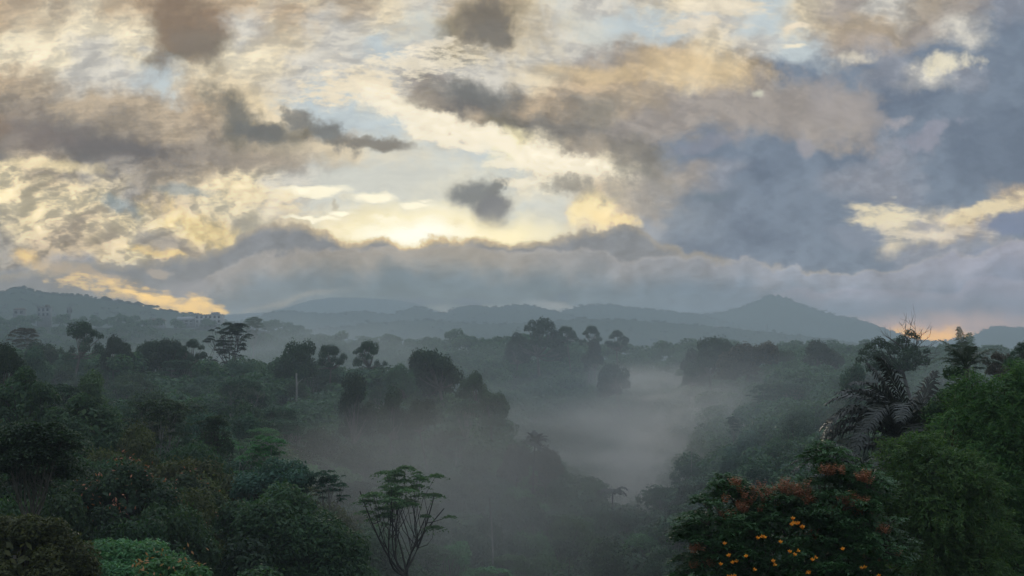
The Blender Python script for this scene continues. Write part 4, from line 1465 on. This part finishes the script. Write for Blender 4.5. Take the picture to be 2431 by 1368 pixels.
# keep those that can be seen over what stands in front of them
cands.sort()
sky = np.full(2431, 1368.0)
hide = np.full(2431, 1e9)
sky = np.full(2600, 1380.0)
keep = []
for y, x, r, top in cands:
    px = 1215.5 + F * x / y * 1.0
    v = top / y
    py = 790 - v * F
    wp = r / y * F
    a = int(max(0, px - wp * .7 + 80)); b = int(min(2599, px + wp * .7 + 80))
    if b <= a + 3: continue
    seg = sky[a:b]
    vis = np.mean(seg > py + wp * 0.12)
    if vis > 0.35:
        area = float(np.sum(np.clip(seg - py, 0, wp * 1.2)))
        keep.append((area, y, x, r, top, px, py))
    sky[a:b] = np.minimum(seg, py + wp * 0.35)
keep.sort(reverse=True)
N_IND = 236
ind = keep[:N_IND]
rest = keep[N_IND:]
ind.sort(key=lambda k: (k[1]))
tints = {'front': ['leaf_dark', 'leaf_mid', 'leaf_mid', 'leaf_olive'], 'crest': ['leaf_dark', 'leaf_dark', 'leaf_mid'],
         'rightwood': ['leaf_dark', 'leaf_dark', 'leaf_brown', 'leaf_mid'], 'rightslope': ['leaf_mid', 'leaf_blue', 'leaf_dark', 'leaf_mid'],
         'valley': ['leaf_fresh', 'leaf_fresh', 'leaf_mid', 'leaf_blue'], 'farslope': ['leaf_mid', 'leaf_dark', 'leaf_mid'],
         'leftslope': ['leaf_mid', 'leaf_blue', 'leaf_dark', 'leaf_mid'], 'leftlow': ['leaf_mid', 'leaf_blue', 'leaf_dark', 'leaf_fresh', 'leaf_olive']}
TN = {'leaf_dark': 'dark green', 'leaf_mid': 'green', 'leaf_olive': 'olive green', 'leaf_brown': 'brownish', 'leaf_blue': 'bluish green', 'leaf_fresh': 'fresh green'}
KN = {'b': 'rounded', 'o': 'loose crowned', 't': 'upright', 'u': 'layered umbrella', 'f': 'rounded'}
byzone = {}
for area, y, x, r, top, px, py in ind:
    z = zone(px, y)
    key = random.choice(WNAMES if z in ('leftlow', 'leftslope', 'rightslope', 'valley') else WNAMES[:9])
    if y > 480: key = 'far%d' % random.randrange(3)
    lm = random.choice(tints[z])
    e = plant(key, px, py, y, 2 * r / y * F, 'x', leafm=lm, group=ZN[z][1])
    byzone.setdefault((z, lm, key[0]), []).append((px, py, e))
ORD = ['first', 'second', 'third', 'fourth', 'fifth', 'sixth', 'seventh', 'eighth', 'ninth', 'tenth', 'eleventh', 'twelfth', 'thirteenth', 'fourteenth',
       'fifteenth', 'sixteenth', 'seventeenth', 'eighteenth', 'nineteenth', 'twentieth']
for (z, lm, kk), lst in byzone.items():
    lst.sort(key=lambda t: t[0])
    m_ = len(lst)
    for i, (px, py, e) in enumerate(lst):
        kind = '%s %s tree' % (KN[kk], TN[lm])
        if m_ == 1: s = 'the only %s %s' % (kind, ZN[z][0])
        elif i == 0: s = 'leftmost %s %s' % (kind, ZN[z][0])
        elif i == m_ - 1: s = 'rightmost %s %s' % (kind, ZN[z][0])
        elif i < m_ / 2: s = '%s %s from left %s' % (ORD[i], kind, ZN[z][0])
        else: s = '%s %s from right %s' % (ORD[m_ - 1 - i], kind, ZN[z][0])
        e['label'] = s
print('individual trees', len(ind), 'rest', len(rest))


# ---- the rest of the woods, too many to count: one canopy of small crowns, low growth on every slope
def woods(name, label, cat, trees, leaf_of, seed, mat, density=1.0, trunk=True):
    global rng
    rng = np.random.default_rng(seed)
    g = Geo()
    for (x, y, zb, h, r) in trees:
        leaf = leaf_of(y)
        for k in range(5):
            d = sphere_dirs(1, -.1)[0]
            lr = r * rng.uniform(.4, .62)
            c = np.array([x, y, zb + h - r * .75]) + d * np.array([r * .55, r * .55, r * .42])
            c[2] = min(c[2], zb + h - lr * .7)
            lobe_leaves(g, c, lr, leaf, 0.8 * density, flat=.8, inner=.1, zmin=-.3)
    me = g.mesh(name, [mat])
    o = obj(name, me)
    tag(o, label, cat, kind='stuff')
    return o


tr = []
for area, y, x, r, top, px, py in rest:
    g_ = gz(x, y)
    tr.append((x, y, g_, top - g_, r))
for k in range(520):          # woods right behind the left ridge and along it to the far crest
    y = fill_rng.uniform(700, 1260); px = fill_rng.uniform(-60, 2490)
    if y > 780 and px > 900: continue
    x = (px - 1215.5) / F * y
    g_ = gz(x, y); r = fill_rng.uniform(4, 7.5)
    tr.append((x, y, g_, fill_rng.uniform(8, 13.5), r))
woods('woodland', 'hazy unbroken woodland behind the single trees', 'woodland', tr, lambda d: 0.55 + d * .0011, 31, M['leaf_mid'])


def hill_trees(V_, n, dist, rmin, rmax, seed, px_lim=None, crest=.5):
    out = []
    r_ = np.random.default_rng(seed)
    ns, nx = V_.shape[0], V_.shape[1]
    ncrest = 26
    for k in range(n):
        i = ncrest if r_.random() < crest else r_.integers(6, ncrest + 1)
        j = r_.integers(0, nx)
        p = V_[i, j]
        px = 1215.5 + F * p[0] / p[1]
        if px < -80 or px > 2510: continue
        if px_lim and not (px_lim[0] < px < px_lim[1]): continue
        r = r_.uniform(rmin, rmax)
        out.append((p[0] + r_.normal() * 4, p[1], p[2] - r * .35, r * r_.uniform(.75, 1.25), r))
    return out


ht = hill_trees(R_left, 1000, 2000, 2.6, 5.6, 61, crest=.3) + hill_trees(R_low, 1000, 2400, 2.6, 5, 62, crest=.15) + hill_trees(R_mid, 420, 3600, 3, 5, 63, crest=.6) \
    + hill_trees(R_c, 200, 4300, 3, 5.5, 64, crest=.8) + hill_trees(R_cone, 420, 4900, 3, 5.5, 65, crest=.7)
woods('hill_woodland', 'faint tree cover on the distant hills', 'woodland', ht, lambda d: 1.2 + d * .0004, 32, M['hill'], density=.9)


def undergrowth():
    global rng
    rng = np.random.default_rng(71)
    g = Geo()
    n = 15000
    y = np.exp(rng.uniform(math.log(26), math.log(720), n))
    px = rng.uniform(-80, 2510, n)
    x = (px - 1215.5) / F * y
    z = ground_z(x, y)
    h = rng.uniform(.4, 2.8, n)
    per = 16
    r = rng.uniform(.8, 2.0, n)
    c = np.repeat(np.stack([x, y, z + h * .5], 1), per, 0)
    d = sphere_dirs(n * per, -.2)
    p = c + d * np.repeat(np.stack([r, r, h * .7], 1), per, 0) * rng.uniform(.6, 1.05, (n * per, 1))
    size = np.clip(np.repeat(y, per) * .0022, .12, .9) * rng.uniform(.7, 1.3, n * per)
    g.leaves(p, d + rng.normal(size=(n * per, 3)) * .6 + [0, 0, .5], size, size * .55)
    # taller thickets that close the gaps under the crowns
    n = 4600
    y = np.exp(rng.uniform(math.log(95), math.log(640), n))
    px = rng.uniform(-80, 2510, n)
    x = (px - 1215.5) / F * y
    z = ground_z(x, y)
    for i in range(n):
        r = rng.uniform(1.6, 3.4)
        hh = rng.uniform(2.0, 8.5)
        lf = 0.30 + y[i] * .0006
        lobe_leaves(g, (x[i], y[i], z[i] + hh), (r, r, r * rng.uniform(.7, 1.3)), lf, .75, inner=.05, zmin=-.7)
    o = obj('undergrowth', g.mesh('undergrowth', [M['leaf_mid']]))
    tag(o, 'tangled low green growth covering the slopes under the trees', 'undergrowth', kind='stuff')


undergrowth()


# ================================================================== buildings on the left ridge, mast
def box_(g, x0, x1, y0, y1, z0, z1):
    v = [(x, y, z) for z in (z0, z1) for y in (y0, y1) for x in (x0, x1)]
    g.add(v, [(0, 2, 3, 1), (4, 5, 7, 6), (0, 1, 5, 4), (2, 6, 7, 3), (0, 4, 6, 2), (1, 3, 7, 5)])


def house(px, ytop, D, wpx, hpx, label, wall='wall', roof='roof', storeys=2, flat=False, windows=4, rz=0.0):
    p = at(px, ytop, D)
    w = wpx / F * D; h = hpx / F * D
    g = gz(p.x, p.y)
    zb = min(p.z - h, g) if D < 1700 else p.z - h
    e = root_empty('building' if flat else 'house', (p.x, p.y, zb), rz)
    H = p.z - zb
    dp = w * .6
    eave = H if flat else H - w * .18
    a = Geo(); box_(a, -w / 2, w / 2, -dp / 2, dp / 2, 0, eave)
    obj('wall', a.mesh('wall', [M[wall]]), e)
    r_ = Geo()
    if flat:
        box_(r_, -w / 2 - .4, w / 2 + .4, -dp / 2 - .4, dp / 2 + .4, eave + .02, eave + .45)
        box_(r_, w * .08, w * .34, -dp * .2, dp * .3, eave + .45, eave + 2.4)
    else:
        o_ = .6
        v = [(-w / 2 - o_, -dp / 2 - o_, eave), (w / 2 + o_, -dp / 2 - o_, eave), (w / 2 + o_, dp / 2 + o_, eave), (-w / 2 - o_, dp / 2 + o_, eave),
             (-w / 2 + w * .15, 0, H), (w / 2 - w * .15, 0, H)]
        r_.add(v, q=[(0, 1, 5, 4), (2, 3, 4, 5), (3, 2, 1, 0)], t=[(1, 2, 5), (3, 0, 4)])
    obj('roof', r_.mesh('roof', [M[roof]]), e)
    wh = h if flat else h - w * .18
    sh = wh / storeys
    for s in range(storeys):
        for i in range(windows):
            cx = -w / 2 + (i + .5) * w / windows
            cz = eave - wh + sh * (s + .5)
            if cz < .6: continue
            f = Geo(); ww, hh = w / windows * .26, sh * .3
            box_(f, cx - ww, cx + ww, -dp / 2 - .06, -dp / 2 + .05, cz - hh, cz + hh)
            obj('window', f.mesh('window', [M['glass']]), e)
    tag(e, label, 'house' if not flat else 'building')


house(498, 748, 1200, 62, 30, 'white three storey building with dark windows at the end of the left ridge', 'wall', 'roof_pale', 3, True, 6)
house(440, 752, 1200, 46, 20, 'pale building with a light blue grey roof left of the white one', 'wall_grey', 'roof_pale', 2, False, 4)
house(375, 756, 1190, 34, 18, 'small pale house among trees on the left ridge', 'wall', 'roof', 2, False, 3)
house(352, 762, 1180, 22, 14, 'tiny low house left of the small pale one', 'wall_grey', 'roof_pale', 1, False, 2)
house(106, 730, 1215, 30, 22, 'square grey building half hidden in trees near the mast', 'wall_grey', 'roof', 2, True, 3)
house(47, 731, 1215, 26, 16, 'grey gabled house near the left end of the ridge', 'wall_grey', 'roof', 1, False, 2)
house(1702, 773, 2372, 15, 6, 'tiny pale roofed house on the far low hill at right', 'wall', 'roof_pale', 1, False, 2)
house(1620, 764, 2372, 11, 5, 'tiny house left of the other on the far low hill', 'wall', 'roof_pale', 1, False, 2)


def mast(px, ytop, D, hpx, label, wid=1.2, panels=True, name='radio_mast'):
    p = at(px, ytop, D)
    g = gz(p.x, p.y) if D < 1700 else p.z - hpx / F * D
    zb = min(g, p.z - hpx / F * D)
    e = root_empty(name, (p.x, p.y, zb))
    H = p.z - zb
    a = Geo()
    legs = [(math.cos(t) * wid, math.sin(t) * wid) for t in (0.5, 2.6, 4.7)]
    for lx, ly in legs:
        a.tube([(lx, ly, 0), (lx * .45, ly * .45, H)], [.5, .34], 5)
    nb = 12
    for i in range(nb):
        z0, z1 = H * i / nb, H * (i + 1) / nb
        s0, s1 = 1 - .55 * i / nb, 1 - .55 * (i + 1) / nb
        for j in range(3):
            x0, y0 = legs[j]; x1, y1 = legs[(j + 1) % 3]
            a.tube([(x0 * s0, y0 * s0, z0), (x1 * s1, y1 * s1, z1)], [.13, .13], 4)
            a.tube([(x0 * s1, y0 * s1, z1), (x1 * s1, y1 * s1, z1)], [.12, .12], 4)
    obj('tower', a.mesh('tower', [M['steel']], True), e)
    if panels:
        for k in range(3):
            b = Geo()
            t = .5 + k * 2.1
            cx, cy_ = math.cos(t) * wid * 1.1, math.sin(t) * wid * 1.1
            box_(b, cx - .6, cx + .6, cy_ - .3, cy_ + .3, H - 5.0, H - .6)
            obj('antenna', b.mesh('antenna', [M['wall_grey']]), e)
    tag(e, label, 'mast')


mast(164, 728, 1160, 46, 'lattice radio mast with antennas above the left ridge', 1.7)
mast(1822, 768, 2385, 18, 'faint thin mast on the low hill below the cone shaped mountain', 1.0, False)

# ================================================================== air: one even haze box, and the mist lying in the valley
def vol_mat(name, color, density, aniso=0.0, shape=None):
    m_, G = new_mat(name)
    v = G.n.new('ShaderNodeVolumePrincipled')
    v.inputs['Color'].default_value = tuple(color) + (1,)
    v.inputs['Anisotropy'].default_value = aniso
    if shape is None:
        v.inputs['Density'].default_value = density
    else:
        G.put(v.inputs['Density'], shape(G))
    out = G.n.new('ShaderNodeOutputMaterial')
    G.l.new(v.outputs[0], out.inputs['Volume'])
    return m_


g_ = Geo()
box_(g_, -5200, 5200, -700, 5600, float(Z.min()) - 8.0, HAZE_TOP)
haze = obj('haze', g_.mesh('haze', [vol_mat('haze', (0.80, 0.93, 1.0), HAZE_D, 0.2)]))
tag(haze, 'thin blue grey haze filling the air over the valley', 'haze', kind='stuff')


def mist(px, py, D, wx, wy, wz, dens, label, seed, tone=(1.0, 0.96, 0.90), grain=42.0):  # the warm default tone puts the sun's warmth into the mist colour
    """a bank of mist: an ellipsoid whose density fades to nothing at its rim and is torn by noise"""
    c = at(px, py, D)
    n_u, n_v = 24, 12
    V_ = [(0, 0, 1.0)]
    for i in range(1, n_v):
        f = math.pi * i / n_v
        for j in range(n_u):
            a = 2 * math.pi * j / n_u
            V_.append((math.sin(f) * math.cos(a), math.sin(f) * math.sin(a), math.cos(f)))
    V_.append((0, 0, -1.0))
    q = []; t = []
    for j in range(n_u):
        t.append((0, 1 + j, 1 + (j + 1) % n_u))
        t.append((len(V_) - 1, 1 + (n_v - 2) * n_u + (j + 1) % n_u, 1 + (n_v - 2) * n_u + j))
    for i in range(n_v - 2):
        for j in range(n_u):
            a, b = 1 + i * n_u + j, 1 + i * n_u + (j + 1) % n_u
            q.append((a, a + n_u, b + n_u, b))

    def shape(G):
        tc_ = G.n.new('ShaderNodeTexCoord').outputs['Object']
        r = G.vm('LENGTH', tc_)
        fall = G.smooth(r, 1.0, 0.15)
        w_ = G.vm('ADD', G.vm('MULTIPLY', tc_, (wx / grain, wy / grain / 1.6, wz / grain * 3.2)), (seed * 3.1, seed * 1.7, 0))
        n_ = G.noise(w_, 1.0, 3.0, 0.55, 0.6)
        return G.m('MULTIPLY', G.m('MULTIPLY', fall, G.smooth(n_, 0.38, 0.64, 0.05, 2.0)), dens)
    m_ = vol_mat('mist', tone, 0, 0.5, shape)
    g2 = Geo(); g2.add(V_, q, t)
    o = obj('mist', g2.mesh('mist', [m_]), None, c)
    o.scale = (wx, wy, wz)
    tag(o, label, 'mist', kind='stuff')
    return o


mist(1430, 1120, 320, 46, 140, 21, .0125, 'pale mist lying in the gorge in the middle of the valley', 1, grain=30.0)
mist(1665, 1000, 390, 40, 90, 20, .0110, 'warm lit mist bank against the right slope', 2, grain=28.0)
mist(1010, 1220, 142, 34, 42, 17, .0072, 'brownish mist hanging over the lower left of the valley', 3, (.97, .96, .92))
mist(1580, 900, 560, 40, 60, 9, .0140, 'small bright mist patch under the far ridge', 4)
mist(1300, 1280, 185, 50, 48, 15, .0028, 'thin mist over the valley floor at the bottom centre', 5, (.88, .95, .97))
mist(1190, 1125, 182, 34, 26, 12, .0070, 'thin mist drifting in front of the wooded spur in mid valley', 10, (.95, .96, .94), 24.0)
mist(640, 835, 460, 100, 120, 16, .0026, 'faint mist behind the left ridge', 6, (.86, .95, 1))
mist(420, 960, 200, 62, 48, 16, .0016, 'thin mist on the left slope behind the wide umbrella trees', 7, (.82, .93, 1))
mist(1950, 1000, 190, 52, 60, 18, .0040, 'thin mist on the right slope behind the palm', 8, (.84, .94, 1))
mist(1250, 960, 420, 230, 210, 36, .0007, 'broad thin veil of mist over the whole valley', 9, (.82, .93, 1), 60.0)
